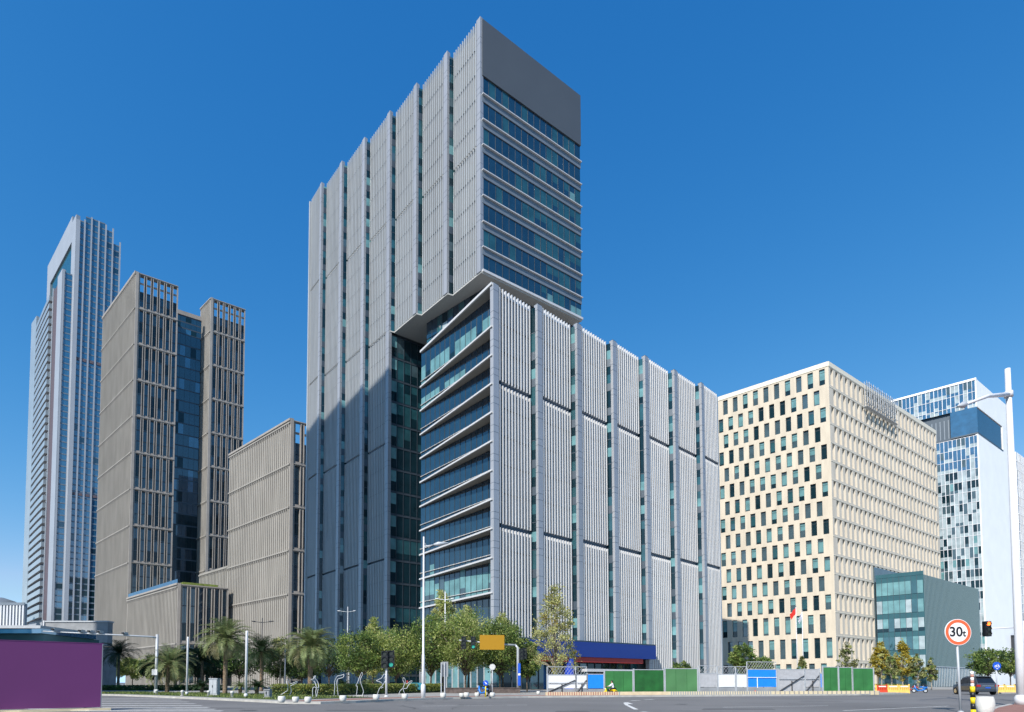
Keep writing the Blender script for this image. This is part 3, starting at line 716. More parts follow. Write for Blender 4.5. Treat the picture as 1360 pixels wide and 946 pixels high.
# ------------------------------------------------------------------ far glass skyscraper
G0 = at(108, 285, 330); ZG = G0.z; G0.z = 0
sky_t = thing('glass_skyscraper', 'tallest blue glass skyscraper with pale piers and curved balconies', 'skyscraper', tuple(G0))
FG_ = Fr(G0, R, NR); FGL = Fr(G0, LP, NLP); PG = lambda r, l: tuple((G0+R*r+LP*l)[:2])
bays = [(-1.2, 1.9, ZG-3), (1.9, 5.3, ZG), (5.3, 8.9, ZG-.6), (8.9, 12.5, ZG-1.2), (12.5, 16.1, ZG-2), (16.1, 19.9, ZG-9)]
def floor_bands(bm_, fr, x0, x1, z0, z1, step, y=0.0):
    z = z0
    while z < z1-1:
        m = 'glass_sky' if random.random() < .96 else 'glass_blue'
        if z < 62: m = 'glass_dark' if random.random() < .7 else 'glass_sky'
        bm_.quad(fr, x0, x1, y, z, z+step*.78, m); bm_.box(fr, x0, x1, y-.2, y+.10, z+step*.80, z+step, 'tower_line'); z += step
for (x0, x1, zt) in bays:
    b = MB(); floor_bands(b, FG_, x0+.45, x1-.45, 30, zt-1, 3.6, -.4)
    for zz in (110, 190): b.box(FG_, x0+.7, x1-.7, -.3, .0, zz, zz+1.6, 'tower_maroon')
    b.build('glazing', sky_t)
    b = MB(); b.box(FG_, x1-.42, x1+.42, -1, .25, 20, zt+.6, 'tower_white'); b.build('pier', sky_t)
b = MB(); b.box(FG_, -2.2, -.3, -1.5, .6, 20, ZG-4, 'tower_white')
b.build('pier', sky_t)
b = MB(); b.prism([PG(-1.5, 1.2), PG(19.4, 1.2), PG(19.4, 70), PG(-1.5, 70)], 0, ZG-40, 'spandrel_grey'); b.prism([PG(0, 1.2), PG(19.4, 1.2), PG(19.4, 24), PG(0, 24)], ZG-41, ZG-12, 'spandrel_grey'); b.build('core', sky_t)
# left front: pale portal frame with a sunken glass screen
b = MB(); FGP = Fr(FG_.p(-2.0, 0, 0), LP, NLP)
def pq(s, z): q = FGP.p(s, 0, 0); return (q.x, q.y, z)
b.box(FGP, 0, 9, -1.6, .4, 20, ZG-1, 'tower_white'); b.box(FGP, 9, 62, -1.6, .4, 265, ZG+3, 'tower_white'); b.box(FGP, 62, 71, -1.6, .4, 20, ZG+3, 'tower_white'); b.build('portal_frame', sky_t)
b = MB(); b.quad(FGP, 9, 62, -.35, 40, 265, 'glass_teal'); b.build('screen_glazing', sky_t)
# protruding lower volume: glass return, pale edge, dark slot, curved balconies
V0 = FGP.p(5, 5, 0); FV = Fr(V0, R, NR); FVL = Fr(V0, LP, NLP); ZV = 243.5
b = MB(); floor_bands(b, FV, .9, 4.5, 30, ZV-3, 3.6, -.3); b.build('glazing', sky_t)
b = MB(); b.box(FV, 0, .9, -2, .3, 20, ZV, 'tower_white'); b.box(FV, 4.5, 5.2, -2, .2, 20, ZV-2, 'tower_white'); b.box(FVL, 0, 11, -1.5, .3, 20, ZV+.5, 'tower_white'); b.box(FVL, 21.5, 23, -1.5, .25, 24, ZV-1, 'tower_white'); b.build('pier', sky_t)
b = MB(); b.box(FVL, 11, 21.5, -1.6, -.15, 24, ZV-3, 'tower_maroon'); b.build('slot_wall', sky_t)
b = MB(); b.prism([tuple((V0+LP*l+R*r)[:2]) for l, r in ((2, .8), (79, .8), (79, 4.9), (2, 4.9))], 0, ZV-5, 'tower_white'); b.build('balcony_core', sky_t)
z = 40.0
for nb in range(42):
    b = MB(); N = 12; yy = lambda t: .35+1.5*(1-t**1.4)
    for j in range(N):
        t0, t1 = j/N, (j+1)/N; s0, s1 = 23+45*t0, 23+45*t1
        a, c = FVL.p(s0, yy(t0), 0), FVL.p(s1, yy(t1), 0); a2, c2 = FVL.p(s0, -.1, 0), FVL.p(s1, -.1, 0)
        zz0, zz1 = z, z+.0
        b.face([(a.x, a.y, z), (c.x, c.y, z), (c.x, c.y, z+2.9), (a.x, a.y, z+2.9)], 'balcony_glass')
        b.face([(a2.x, a2.y, z), (c2.x, c2.y, z), (c.x, c.y, z), (a.x, a.y, z)], 'balcony_under')
        b.face([(a2.x, a2.y, z+.3), (c2.x, c2.y, z+.3), (c.x, c.y, z+.3), (a.x, a.y, z+.3)], 'tower_white')
    a, a2 = FVL.p(23, yy(0), 0), FVL.p(23, -.1, 0); b.face([(a.x, a.y, z), (a2.x, a2.y, z), (a2.x, a2.y, z+2.9), (a.x, a.y, z+2.9)], 'balcony_glass')
    b.build('balcony', sky_t); z += 4.75
b = MB(); q = [FVL.p(66, .5, 0), FVL.p(79, .9, 0), FVL.p(79, -1, 0), FVL.p(66, -1, 0)]
b.prism([(p_.x, p_.y) for p_ in q], 30, ZV+1, 'balcony_glass'); b.build('glass_fin', sky_t)

# ------------------------------------------------------------------ white slab tower on the right
W0 = at(1296, 503, 205); ZW = W0.z; W0.z = 0
white = thing('white_tower', 'white office tower with blank bright flank and a dark glass corner box', 'office tower', tuple(W0))
FW = Fr(W0, R, NR); FWL = Fr(W0, LP, NLP); PWH = lambda r, l: tuple((W0+R*r+LP*l)[:2])
b = MB(); b.box(FW, 0, 44, -.8, 0, 0, 91.6, 'white_clad'); b.box(FW, 0, 44, -.8, 0, 101.2, ZW, 'white_clad'); b.box(FW, 29.2, 44, -.8, -.01, 91.6, 101.2, 'white_clad'); b.build('flank_wall', white)
b = MB(); b.quad(FW, .0, 29.2, -.25, 91.6, 101.2, 'glass_blue'); b.quad(FWL, 0, 7.5, -.1, 91.6, 101.2, 'glass_sky'); b.box(FW, 0, 29.2, -.5, .1, 91.2, 91.7, 'mullion'); b.box(FWL, 0, 7.5, -.5, .1, 91.2, 91.7, 'mullion'); b.build('corner_glazing', white)
b = MB(); b.box(FWL, 7.5, 40, -1.6, -1.2, 91.4, 101.2, 'glass_dark')
for j in range(26): b.box(FWL, 8+j*1.2, 8.25+j*1.2, -1.2, -.9, 91.5, 99, 'spandrel_grey')
b.box(FWL, 7.4, 40, -1.6, 0, 90.9, 91.6, 'mullion'); b.build('plant_screen', white)
b = MB(); b.prism([PWH(1, 1.6), PWH(43, 1.6), PWH(43, 40), PWH(1, 40)], 0, ZW-3, 'mullion'); b.build('core', white)
for k in range(27):
    z1 = ZW-.4-k*4.05; z0 = z1-4.05
    if z0 < 0.3: break
    if 89.5 < z1 < 104 and z0 < 101.2 and z1 > 91: 
        if not (z0 > 101 or z1 < 91.2): 
            if z1 > 101.2: z0 = 101.2
            else: continue
    b = MB()
    for j in range(34):
        x0 = j*1.2; upper = z0 > 76
        ms = (['glass_sky']*5+['blind_pale', 'glass_grey']) if upper else (['glass_dark']*3+['blind_pale']*4+['blind_teal', 'glass_grey', 'glass_grey'])
        zm = z0+1.2
        b.quad(FWL, x0, x0+1.15, -.08, z0, zm, random.choice(['blind_pale', 'blind_pale', 'glass_grey']) if not upper else random.choice(['glass_sky', 'blind_pale']))
        b.quad(FWL, x0, x0+1.15, -.08, zm, z1-.1, random.choice(ms))
        b.box(FWL, x0+1.12, x0+(1.32 if j % 2 else 1.24), -.12, .14, z0, z1, 'white_paint')
    b.box(FWL, 0, 41, -.2, .02, z1-.14, z1-.002, 'white_paint'); b.build('window_band', white)
b = MB(); b.box(FWL, -.1, 41, -.8, .25, ZW-.4, ZW+.3, 'white_clad'); b.build('coping', white)
b = MB(); b.box(FW, 30, 60, .02, .5, 5.5, 18.5, 'glass_grey'); b.box(FW, 29, 30, .0, .9, 5, 19, 'dark_metal'); b.box(FW, 29, 60, .0, .9, 18.5, 19.4, 'dark_metal'); b.box(FW, 29, 60, .0, .9, 4.6, 5.5, 'dark_metal'); b.build('large_window', white)
# second glass tower at the right edge
E0 = at(1349, 600, 265); ZE = E0.z; E0.z = 0
edge = thing('glass_tower', 'pale glass tower cut by the right edge behind the lamp post', 'office tower', tuple(E0))
FE = Fr(E0+LP*0, R, NR)
b = MB()
b.prism([tuple((E0+R*r+LP*l)[:2]) for r, l in ((.5, .5), (50, .5), (50, 30), (.5, 30))], 0, ZE-1, 'mullion'); b.build('core', edge)
for k in range(26):
    z0 = ZE-(k+1)*4.2
    if z0 < 0: break
    b = MB()
    for j in range(24): b.quad(FE, j*1.6, j*1.6+1.45, .05, z0+.3, z0+4, random.choice(['glass_sky', 'glass_blue', 'blind_pale', 'glass_sky'])); b.box(FE, j*1.6+1.45, j*1.6+1.6, 0, .2, z0, z0+4.2, 'white_paint')
    b.box(FE, 0, 38.4, -.1, .1, z0, z0+.3, 'white_paint'); b.build('window_band', edge)
b = MB(); b.box(Fr(E0, LP, NLP), 0, 30, -.3, 0, 0, ZE, 'white_clad'); b.build('flank_wall', edge)

# ------------------------------------------------------------------ building behind the camera whose shadow falls on the foot of the grey tower
Q1 = FT.p(24.0, 0, 0); KD = 92.0; hS = Vector((SDIR.x, SDIR.y, 0)).normalized(); tanE = math.tan(SUN_EL)
cA = Q1+hS*KD; dirr = A(137.33+5)
ZS = plane0 = 0
zsh = at(511, 490, FT.p(25.5, 0, 0).y).z
HSH = zsh+KD*tanE
shade = thing('highrise', 'plain office highrise across the street beyond the left edge of the photo', 'office tower', tuple(cA))
FSH = Fr(cA, dirr, Vector((-dirr.y, dirr.x, 0)))
b = MB(); b.prism([tuple(FSH.p(x, y, 0)[:2]) for x, y in ((0, 0), (37, 0), (37, 26), (0, 26))], 0, HSH, 'fin_backing'); b.build('wall', shade)
for k in range(int(HSH/4.2)-1):
    b = MB(); b.box(FSH, .5, 36.5, -.08, -.02, 3+k*4.2, 5.4+k*4.2, 'glass_blue'); b.build('window_band', shade)
# ================================================================== PLANTS
def leaf_quad(b, c, size, m, up=0.35, asp=.55):
    d = Vector((random.gauss(0, 1), random.gauss(0, 1), random.gauss(0, 1)))
    if d.length < .01: d = Vector((1, 0, 0))
    d.normalize(); n = Vector((random.gauss(0, 1), random.gauss(0, 1), random.gauss(0, 1)+up)); w = d.cross(n)
    if w.length < .01: return
    w.normalize(); a = d*size*.5; e = w*size*asp*.5
    b.face([c-a, c-a*.1+e, c+a, c-a*.1-e], m)
def tree_meshes(h, rx, mats, weights, kind, seed, trunk_h, nclump=46, leaf=.26, per=60, bark='bark', trunk_r=.13):
    """crown and trunk meshes round their own base"""
    rs = random.getstate(); random.seed(seed)
    cr, tr = MB(), MB()
    cz = trunk_h + (h-trunk_h)*.5; hz = (h-trunk_h)*.5
    top = Vector((random.uniform(-.1, .1), random.uniform(-.1, .1), trunk_h+(.75 if kind == 'cone' else .35)*(h-trunk_h)))
    tr.tube([(0, 0, 0), (0.02, 0, trunk_h*.5), (top.x*.5, top.y*.5, trunk_h), top], [trunk_r*1.15, trunk_r*.9, trunk_r*.75, trunk_r*.3], bark, 8)
    for k in range(nclump):
        for _ in range(30):
            u = Vector((random.uniform(-1, 1), random.uniform(-1, 1), random.uniform(-1, 1)))
            if u.length > 1: continue
            if (u.length > .5 or random.random() < .25) and (u.z < .75 or random.random() < .5): break
        if kind == 'cone':
            t = (u.z+1)/2; f = (1-t)**.75*1.05+.10; f *= (.55 if t < .12 else 1)
            c = Vector((u.x*rx*f*1.1, u.y*rx*f*1.1, trunk_h+t*(h-trunk_h)))
        else:
            c = Vector((u.x*rx, u.y*rx, cz+u.z*hz*(1.0 if u.z > 0 else .85)))
        if k % 3 == 0 and kind != 'bush':
            s0 = Vector((0, 0, trunk_h*random.uniform(.75, 1.0)+(c.z-trunk_h)*(.45 if kind == 'cone' else .15)))
            mdp = s0.lerp(c, .5)+Vector((0, 0, .25)); tr.tube([s0, mdp, c], [trunk_r*.42, trunk_r*.26, trunk_r*.08], bark, 5)
        cs = random.uniform(.5, 1.05)*rx*(.30 if kind != 'cone' else .26)
        mi = random.choices(range(len(mats)), weights)[0]
        for q in range(int(per*random.uniform(.6, 1.2))):
            d = Vector((random.gauss(0, .5), random.gauss(0, .5), random.gauss(0, .42)))*cs
            leaf_quad(cr, c+d, leaf*random.uniform(.6, 1.3), mats[mi] if random.random() < .8 else random.choice(mats))
    random.setstate(rs)
    return cr, tr
TREES = {}
def tree(kind, x, ytop, Y, label, group='street trees', rx=None, seed=1, name='tree', ybase=None, wpx=70, trunk=.28, dense=1.0, leaf=None):
    base = at(x, HOR, Y); base.z = .12; h = at(x, ytop, Y).z-.12
    rx = wpx/2/FOC*Y*.95
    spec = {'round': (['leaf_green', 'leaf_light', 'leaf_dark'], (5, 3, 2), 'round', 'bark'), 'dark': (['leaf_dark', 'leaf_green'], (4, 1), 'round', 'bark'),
            'pale': (['leaf_pale', 'leaf_light'], (4, 2), 'cone', 'bark'), 'olive': (['leaf_olive', 'leaf_pale', 'leaf_green'], (4, 1, 1), 'cone', 'bark_pale'),
            'ginkgo': (['leaf_pale', 'leaf_olive', 'leaf_yellow'], (5, 2, 1), 'cone', 'bark_pale'), 'yellow': (['leaf_yellow', 'leaf_pale'], (4, 2), 'cone', 'bark_pale'),
            'bush': (['leaf_light', 'leaf_green'], (3, 2), 'bush', 'bark'), 'bright': (['leaf_light', 'leaf_green', 'leaf_pale'], (4, 2, 1), 'round', 'bark')}[kind]
    th = h*trunk
    lf = leaf or max(.20, min(.42, Y*.0034))
    area = rx*rx; nc = int(max(26, min(230, 40*dense*(h-th)/(2*rx)+16*area**.5*dense)))
    cr, tr = tree_meshes(h, rx*.95, spec[0], spec[1], spec[2], seed, th, nc, lf, int(62*min(1.0, dense+.1)), spec[3], .022*h**.6+.004*h)
    t = thing(name, label, 'tree' if name != 'bush' else 'bush', tuple(base), random.uniform(0, 6.28), group)
    tr.local('trunk', t, True); cr.local('crown', t)
    return t
# --- trees in front of the low block
T = [('round', 478, 836, 67, 70, 'rounded green tree left of the traffic lights on the pole by the wire figures'),
 ('bright', 526, 834, 68, 78, 'rounded green tree just left of the tall slender lamp pole'),
 ('round', 572, 816, 69, 74, 'bushy green tree directly behind the tall slender lamp pole'),
 ('bright', 618, 808, 66, 84, 'broad green tree behind the two signal heads left of the orange board'),
 ('round', 664, 820, 68, 72, 'dull green tree behind the orange road board'),
 ('round', 700, 850, 69, 34, 'small green tree right of the orange board under the blue fascia')]
for n, (k, x, yt, Y, w, lab) in enumerate(T): tree(k, x, yt, Y, lab, 'round trees before the glass lobby', seed=20+n, wpx=w*1.06, trunk=.21, dense=2.3)
T = [('pale', 588, 779, 74, 62, 'tall pale yellow-green tree rising above the green trees beside the glass front'),
 ('pale', 495, 820, 74, 54, 'pale blossomy tree top in front of the dark tower foot'),
 ('pale', 622, 801, 73, 52, 'pale tree top just right of the tallest pale tree'),
 ('pale', 668, 813, 72, 52, 'pale tree top before the corner column of the low block')]
for n, (k, x, yt, Y, w, lab) in enumerate(T): tree(k, x, yt, Y, lab, 'pale trees behind the green ones', seed=40+n, wpx=w, trunk=.2, dense=1.2, name='pale_tree')
tree('ginkgo', 737, 775, 62, 'slender sparse yellow-green tree standing before the blue fascia', None, seed=51, wpx=78, trunk=.14, dense=1.0, name='ginkgo_tree', leaf=.22)
# --- shaded trees behind the palms, their shade put into darker leaf colours
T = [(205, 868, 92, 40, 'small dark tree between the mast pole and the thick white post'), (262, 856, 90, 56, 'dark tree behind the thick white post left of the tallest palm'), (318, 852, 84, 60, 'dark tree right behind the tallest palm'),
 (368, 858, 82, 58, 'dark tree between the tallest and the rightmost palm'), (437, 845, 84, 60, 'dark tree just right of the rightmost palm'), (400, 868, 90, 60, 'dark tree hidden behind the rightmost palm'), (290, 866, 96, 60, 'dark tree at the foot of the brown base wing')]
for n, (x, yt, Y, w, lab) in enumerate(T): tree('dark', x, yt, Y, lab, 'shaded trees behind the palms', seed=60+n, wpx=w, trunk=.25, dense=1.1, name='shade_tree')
tree('olive', 372, 843, 80, 'thin grey-leaved tree showing above the dark trees by the brown block', None, seed=71, wpx=50, trunk=.4, dense=.6, name='thin_tree')
for n, (x, yt, Y, w, lab) in enumerate([(150, 876, 135, 34, 'sunlit light green tree just right of the purple board'), (176, 872, 140, 36, 'sunlit light green tree left of the mast pole'), (202, 874, 130, 36, 'sunlit light green tree right of the mast pole'), (232, 884, 125, 30, 'sunlit low tree behind the leaning palm')]):
    tree('bright', x, yt, Y, lab, 'sunlit trees at the far end of the left street', seed=80+n, wpx=w, trunk=.25, dense=1.0, name='sunlit_tree')
# --- right part
T = [('round', 987, 856, 108, 34, 'round green tree behind the white fence boards'), ('round', 1014, 871, 104, 26, 'small green tree right of the round tree behind the blue fence board'),
 ('round', 906, 879, 78, 30, 'low green tree top just over the palest green board'), ('round', 1312, 862, 92, 44, 'leafy tree under the lit traffic light'), ('round', 1342, 860, 96, 46, 'leafy tree beside the foot of the big lamp post'),
 ('round', 1378, 862, 96, 46, 'leafy tree at the right edge')]
for n, (k, x, yt, Y, w, lab) in enumerate(T): tree(k, x, yt, Y, lab, 'green trees along the right side', seed=90+n, wpx=w, trunk=.33, dense=1.2)
T = [('olive', 1126, 851, 96, 30, 'slim olive tree standing over the right green boards'), ('olive', 1066, 872, 100, 16, 'small spindly tree left of the slim olive tree'), ('yellow', 1171, 852, 100, 30, 'golden yellow ginkgo at the corner of the cream block'),
 ('yellow', 1199, 851, 97, 30, 'second yellow ginkgo right of the golden one, before the teal glass'), ('olive', 1219, 868, 95, 20, 'thin olive tree right of the two ginkgos'), ('olive', 1184, 868, 88, 22, 'thin bare-looking tree between the two ginkgos'), ('olive', 1237, 874, 98, 18, 'thinnest greyish tree before the ribbed teal wall')]
for n, (k, x, yt, Y, w, lab) in enumerate(T): tree(k, x, yt, Y, lab, 'slim autumn trees', seed=110+n, wpx=w, trunk=.2, dense=.62 if k == 'olive' else .95, name='autumn_tree')
def dup_row(): pass
# --- palms
def palm(x, ytop, Y, wpx, label, dark=False, nf=46, seed=1, lean=0, ycrown=None):
    rs = random.getstate(); random.seed(seed)
    base = at(x, HOR, Y); base.z = .12; H = at(x, ytop, Y).z; L = wpx/2/FOC*Y*1.12
    hc = H-L*.80; tr, cr = MB(), MB()
    ring = []
    n = 22
    pts = [(lean*(i/n)**2, 0, hc*i/n) for i in range(n+1)]; r0 = .21
    tr.tube(pts, [r0*(1.25 if i == 0 else (1.0+.13*(i % 2)))*(1-.15*i/n) for i in range(n+1)], 'palm_bark', 10)
    for i in range(26):                                    # old leaf bases
        a = i*2.4; z = hc-.05-.04*i; cr.tube([(lean, 0, z), (lean+math.cos(a)*.26, math.sin(a)*.26, z+.28)], [.05, .03], 'palm_leaf_dry', 4)
    c0 = Vector((lean, 0, hc))
    for f in range(nf):
        az = f*2.39996+random.uniform(-.2, .2); t = f/nf
        el = rad(82-105*t+random.uniform(-9, 9)); l = L*random.uniform(.88, 1.08)*(.85+.15*math.sin(t*3.1)); N = 15
        d = Vector((math.cos(az), math.sin(az), 0)); pos = c0.copy(); ang = el; P = [pos.copy()]
        for k in range(N):
            pos = pos+(d*math.cos(ang)+Vector((0, 0, 1))*math.sin(ang))*l/N; ang -= rad(5.6+3.0*t)*(.55+.9*k/N); P.append(pos.copy())
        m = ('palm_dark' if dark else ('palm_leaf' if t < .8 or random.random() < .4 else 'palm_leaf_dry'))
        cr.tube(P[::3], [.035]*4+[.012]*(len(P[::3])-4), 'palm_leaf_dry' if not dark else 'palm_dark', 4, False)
        side = Vector((-d.y, d.x, 0))
        for k in range(2, N+1):
            tang = (P[k]-P[k-1]).normalized(); ll = L*.24*(math.sin(math.pi*(k/N)*.86+.25)**.7)
            up = side.cross(tang)
            if up.z < 0: up = -up
            for sgn in (-1, 1):
                for sub in (0, .5):
                    b0 = P[k-1].lerp(P[k], sub); dr = (tang*.75+side*sgn*.8+up*random.uniform(.05, .45)-Vector((0, 0, .12))).normalized()
                    e = b0+dr*ll*random.uniform(.8, 1.1); w = tang*.03
                    cr.face([b0-w*.6, b0.lerp(e, .5)-w, e, b0.lerp(e, .5)+w, b0+w*.6], m)
    t = thing('palm_tree', label, 'palm', tuple(base), 0, 'date palms along the left street'); random.setstate(rs)
    tr.local('trunk', t, True); cr.local('crown', t)
palm(299, 817, 56, 78, 'tallest sunlit date palm, by the grey cabinet', seed=3, nf=76)
palm(412, 827, 50, 78, 'sunlit date palm behind the hedge and wire figures', seed=4, nf=74)
palm(222, 852, 62, 76, 'sunlit date palm with drooping fronds and bare trunk by the mast pole', seed=5, nf=44, lean=.2)
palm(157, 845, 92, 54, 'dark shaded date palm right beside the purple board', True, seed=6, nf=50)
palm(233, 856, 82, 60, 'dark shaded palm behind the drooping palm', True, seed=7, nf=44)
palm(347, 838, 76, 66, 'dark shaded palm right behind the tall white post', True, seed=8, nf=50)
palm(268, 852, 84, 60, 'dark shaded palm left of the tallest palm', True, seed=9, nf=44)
# --- cycads
def cycad(x, yb, wpx, label, seed, dark=False):
    rs = random.getstate(); random.seed(seed)
    base = ground(x, yb, .15); Y = base.y; L = wpx/2/FOC*Y*1.15; b, s = MB(), MB()
    s.lathe([(.16, 0), (.19, .3), (.15, .65)], 'palm_bark', 10)
    for f in range(30):
        az = f*2.4; t = f/30; ang = rad(75-60*t); d = Vector((math.cos(az), math.sin(az), 0)); side = Vector((-d.y, d.x, 0)); pos = Vector((0, 0, .6)); N = 9
        for k in range(N):
            q = pos+(d*math.cos(ang)+Vector((0, 0, 1))*math.sin(ang))*L/N; ang -= rad(9)
            for sg in (-1, 1):
                e = pos.lerp(q, .5)+side*sg*L*.17+Vector((0, 0, .05)); b.face([pos, e, q], 'palm_dark' if dark else 'palm_leaf')
            pos = q
    t = thing('cycad', label, 'cycad', tuple(base), 0, 'cycads on the lawn'); random.setstate(rs); s.local('trunk', t); b.local('crown', t)
cycad(268, 921.0, 32, 'cycad between the thick white post and the grey cabinet', 1, True); cycad(319, 921.5, 26, 'cycad right of the tallest palm trunk', 2); cycad(341, 922.5, 36, 'cycad right of the tall white post', 3, True)
cycad(456, 918.5, 26, 'small cycad behind the hedge, left of the wire figure with raised arms', 4, True); cycad(492, 917.5, 30, 'small cycad behind the hedge near the signal pole', 5)
# --- clipped hedge
hp = [ground(x, y) for x, y in [(357, 926.5), (400, 926.5), (450, 925.5), (500, 923.8), (545, 922.3), (585, 921.2)]]
b = MB()
for i in range(len(hp)-1):
    a, c = hp[i], hp[i+1]; n = int((c-a).length*70)
    for _ in range(n*9):
        q = a.lerp(c, random.random()); q = q+Vector((random.gauss(0, .10), random.uniform(0, 1.6), .12+random.uniform(.1, .98)**.8*1.02)); leaf_quad(b, q, .16, random.choice(['hedge_leaf', 'hedge_leaf', 'leaf_light', 'leaf_green']))
h = thing('hedge', 'clipped yellow-green hedge behind the wire figures', 'hedge', tuple(hp[0])); h['_w'] = tuple(hp[0]); b.build('foliage', h)
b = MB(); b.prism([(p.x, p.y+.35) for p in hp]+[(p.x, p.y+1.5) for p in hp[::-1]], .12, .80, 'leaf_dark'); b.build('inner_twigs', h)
# low shaded hedge on the left verge
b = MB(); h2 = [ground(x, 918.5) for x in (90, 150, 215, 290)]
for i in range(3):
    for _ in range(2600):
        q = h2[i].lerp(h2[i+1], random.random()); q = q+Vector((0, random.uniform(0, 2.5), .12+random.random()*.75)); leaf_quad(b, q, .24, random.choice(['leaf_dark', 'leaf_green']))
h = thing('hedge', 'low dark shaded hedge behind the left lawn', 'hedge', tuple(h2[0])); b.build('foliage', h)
# verge grass tufts
b = MB()
for _ in range(9000):
    i = random.randrange(len(lw)-1); q = lw[i].lerp(lw[i+1], random.random()); d = (lw[i+1]-lw[i]).normalized(); n = Vector((-d.y, d.x, 0)); q = q+n*random.uniform(1.2, 8.5)
    a = random.random()*6.28; w = Vector((math.cos(a), math.sin(a), 0))*.03; b.face([(q.x-w.x, q.y-w.y, .14), (q.x+w.x, q.y+w.y, .14), (q.x+random.gauss(0, .05), q.y+random.gauss(0, .05), .14+random.uniform(.08, .2))], random.choice(['lawn', 'leaf_light']))
g = b.build('grass', None); tag(g, 'short grass on the verge behind the left kerb', 'grass', kind='stuff')
# planting bed shrubs at the right
b = MB(); q0, q1 = ground(1165, 914.5), ground(1205, 914.2)
for _ in range(2200):
    q = q0.lerp(q1, random.random())+Vector((0, random.uniform(0, 3), .1+random.random()*.8)); leaf_quad(b, q, .3, random.choice(['leaf_light', 'hedge_leaf']))
h = thing('hedge', 'small bright green hedge behind the yellow plastic barriers', 'hedge', tuple(q0)); b.build('foliage', h)

# ================================================================== STREET FURNITURE
def pole_at(x, yb): p = ground(x, yb, .12); return p
def ztop(p, x, y): return at(x, y, p.y).z-.12
# --- purple hoarding
a0, a1 = ground(-330, 955), ground(135, 943.5); d = (a1-a0).normalized(); zt = at(135, 854.5, a1.y).z
FH = Fr(a0, d, Vector((d.y, -d.x, 0))); LH = (a1-a0).length
hoard = thing('hoarding', 'large plain purple board fence at the left edge of the road', 'hoarding', tuple(a0))
b = MB(); b.box(FH, 0, LH-.05, -.10, 0, .14, zt-.03, 'purple_board'); b.build('panel', hoard)
b = MB(); b.box(FH, 0, LH, -.13, .012, zt-.029, zt+.0, 'purple_board'); b.box(FH, LH-.049, LH-.01, -.12, .01, .1, zt-.03, 'fin_backing'); b.build('trim', hoard)
b = MB(); b.box(FH, 0, LH+.35, -.25, .10, 0, .10, 'stripe_cream'); b.build('plinth', hoard)
for k in range(5):
    b = MB(); b.tube([FH.p(LH-.6-3*k, -.2, 0), FH.p(LH-.6-3*k, -.2, zt-.1)], .05, 'grey_paint'); b.build('post', hoard)
# --- low buildings behind the hoarding
def box_building(name, label, x0, x1, ytop, Y, m, cat='building', depth=12, extra=None):
    p, q = at(x0, HOR, Y), at(x1, HOR, Y); p.z = 0; z = at(x1, ytop, Y).z
    t = thing(name, label, cat, tuple(p)); f = Fr(p, (1, 0, 0), (0, -1, 0)); w = q.x-p.x
    b = MB(); zl = 0 if depth > 1.6 or Y > 200 else at(x1, 858, Y).z
    b.box(f, 0, w, -depth, 0, zl, z, m)
    if zl: b.box(f, 0, w*.86, -depth-4, -.3, 0, zl-.003, m)
    b.build('wall', t)
    if extra: extra(t, f, w, z)
    return t
def ex1(t, f, w, z):
    b = MB(); b.box(f, -.1, w+.15, -1.6, .15, z, z+.25, 'grey_paint'); b.build('coping', t)
    b = MB(); b.box(f, -.2, -.0, -.6, .2, 0, z+.3, 'white_paint'); b.build('corner_trim', t)
    b = MB()
    for j in range(5): b.box(f, .9+j*1.3, 1.7+j*1.3, -.29, -.22, .8, 2.4, 'glass_grey')
    b.build('window', t)
box_building('flat_roof_building', 'grey flat roofed low building showing above the purple board', 57, 141, 826.5, 104, 'wall_grey', depth=1.5, extra=ex1)
def ex2(t, f, w, z):
    b = MB()
    for j in range(26): b.box(f, .5+j*w/26, .5+j*w/26+w/60, 0, .4, z*.66, z, 'white_paint')
    b.box(f, 0, w, 0, .5, z*.98, z+.6, 'spandrel_grey'); b.build('fins', t)
box_building('ribbed_building', 'dark blue-grey distant building with white ribs at the far left', -80, 30, 802, 300, 'spandrel_grey', depth=1.5, extra=ex2)
p = at(-2, HOR, 340); p.z = 0; t = thing('domed_tower', 'grey round topped tower just at the left edge of the photo', 'tower', tuple(p)); z = at(-2, 794, 340).z
b = MB(); b.lathe([(11, 0), (11, z*.8), (10, z*.88), (7, z*.96), (1, z)], 'spandrel_grey', 24); b.local('wall', t, True)
def ex3(t, f, w, z):
    b = MB(); b.box(f, -.3, w+.3, -8, .8, z, z+.5, 'glass_sky'); b.box(f, -.3, w+.3, -8, .9, z+.5, z+.8, 'grey_paint'); b.build('roof', t)
box_building('glass_roof_pavilion', 'low pavilion with a pale glass roof edge above the purple board', -60, 56, 842, 60, 'teal_clad', depth=9, extra=ex3)
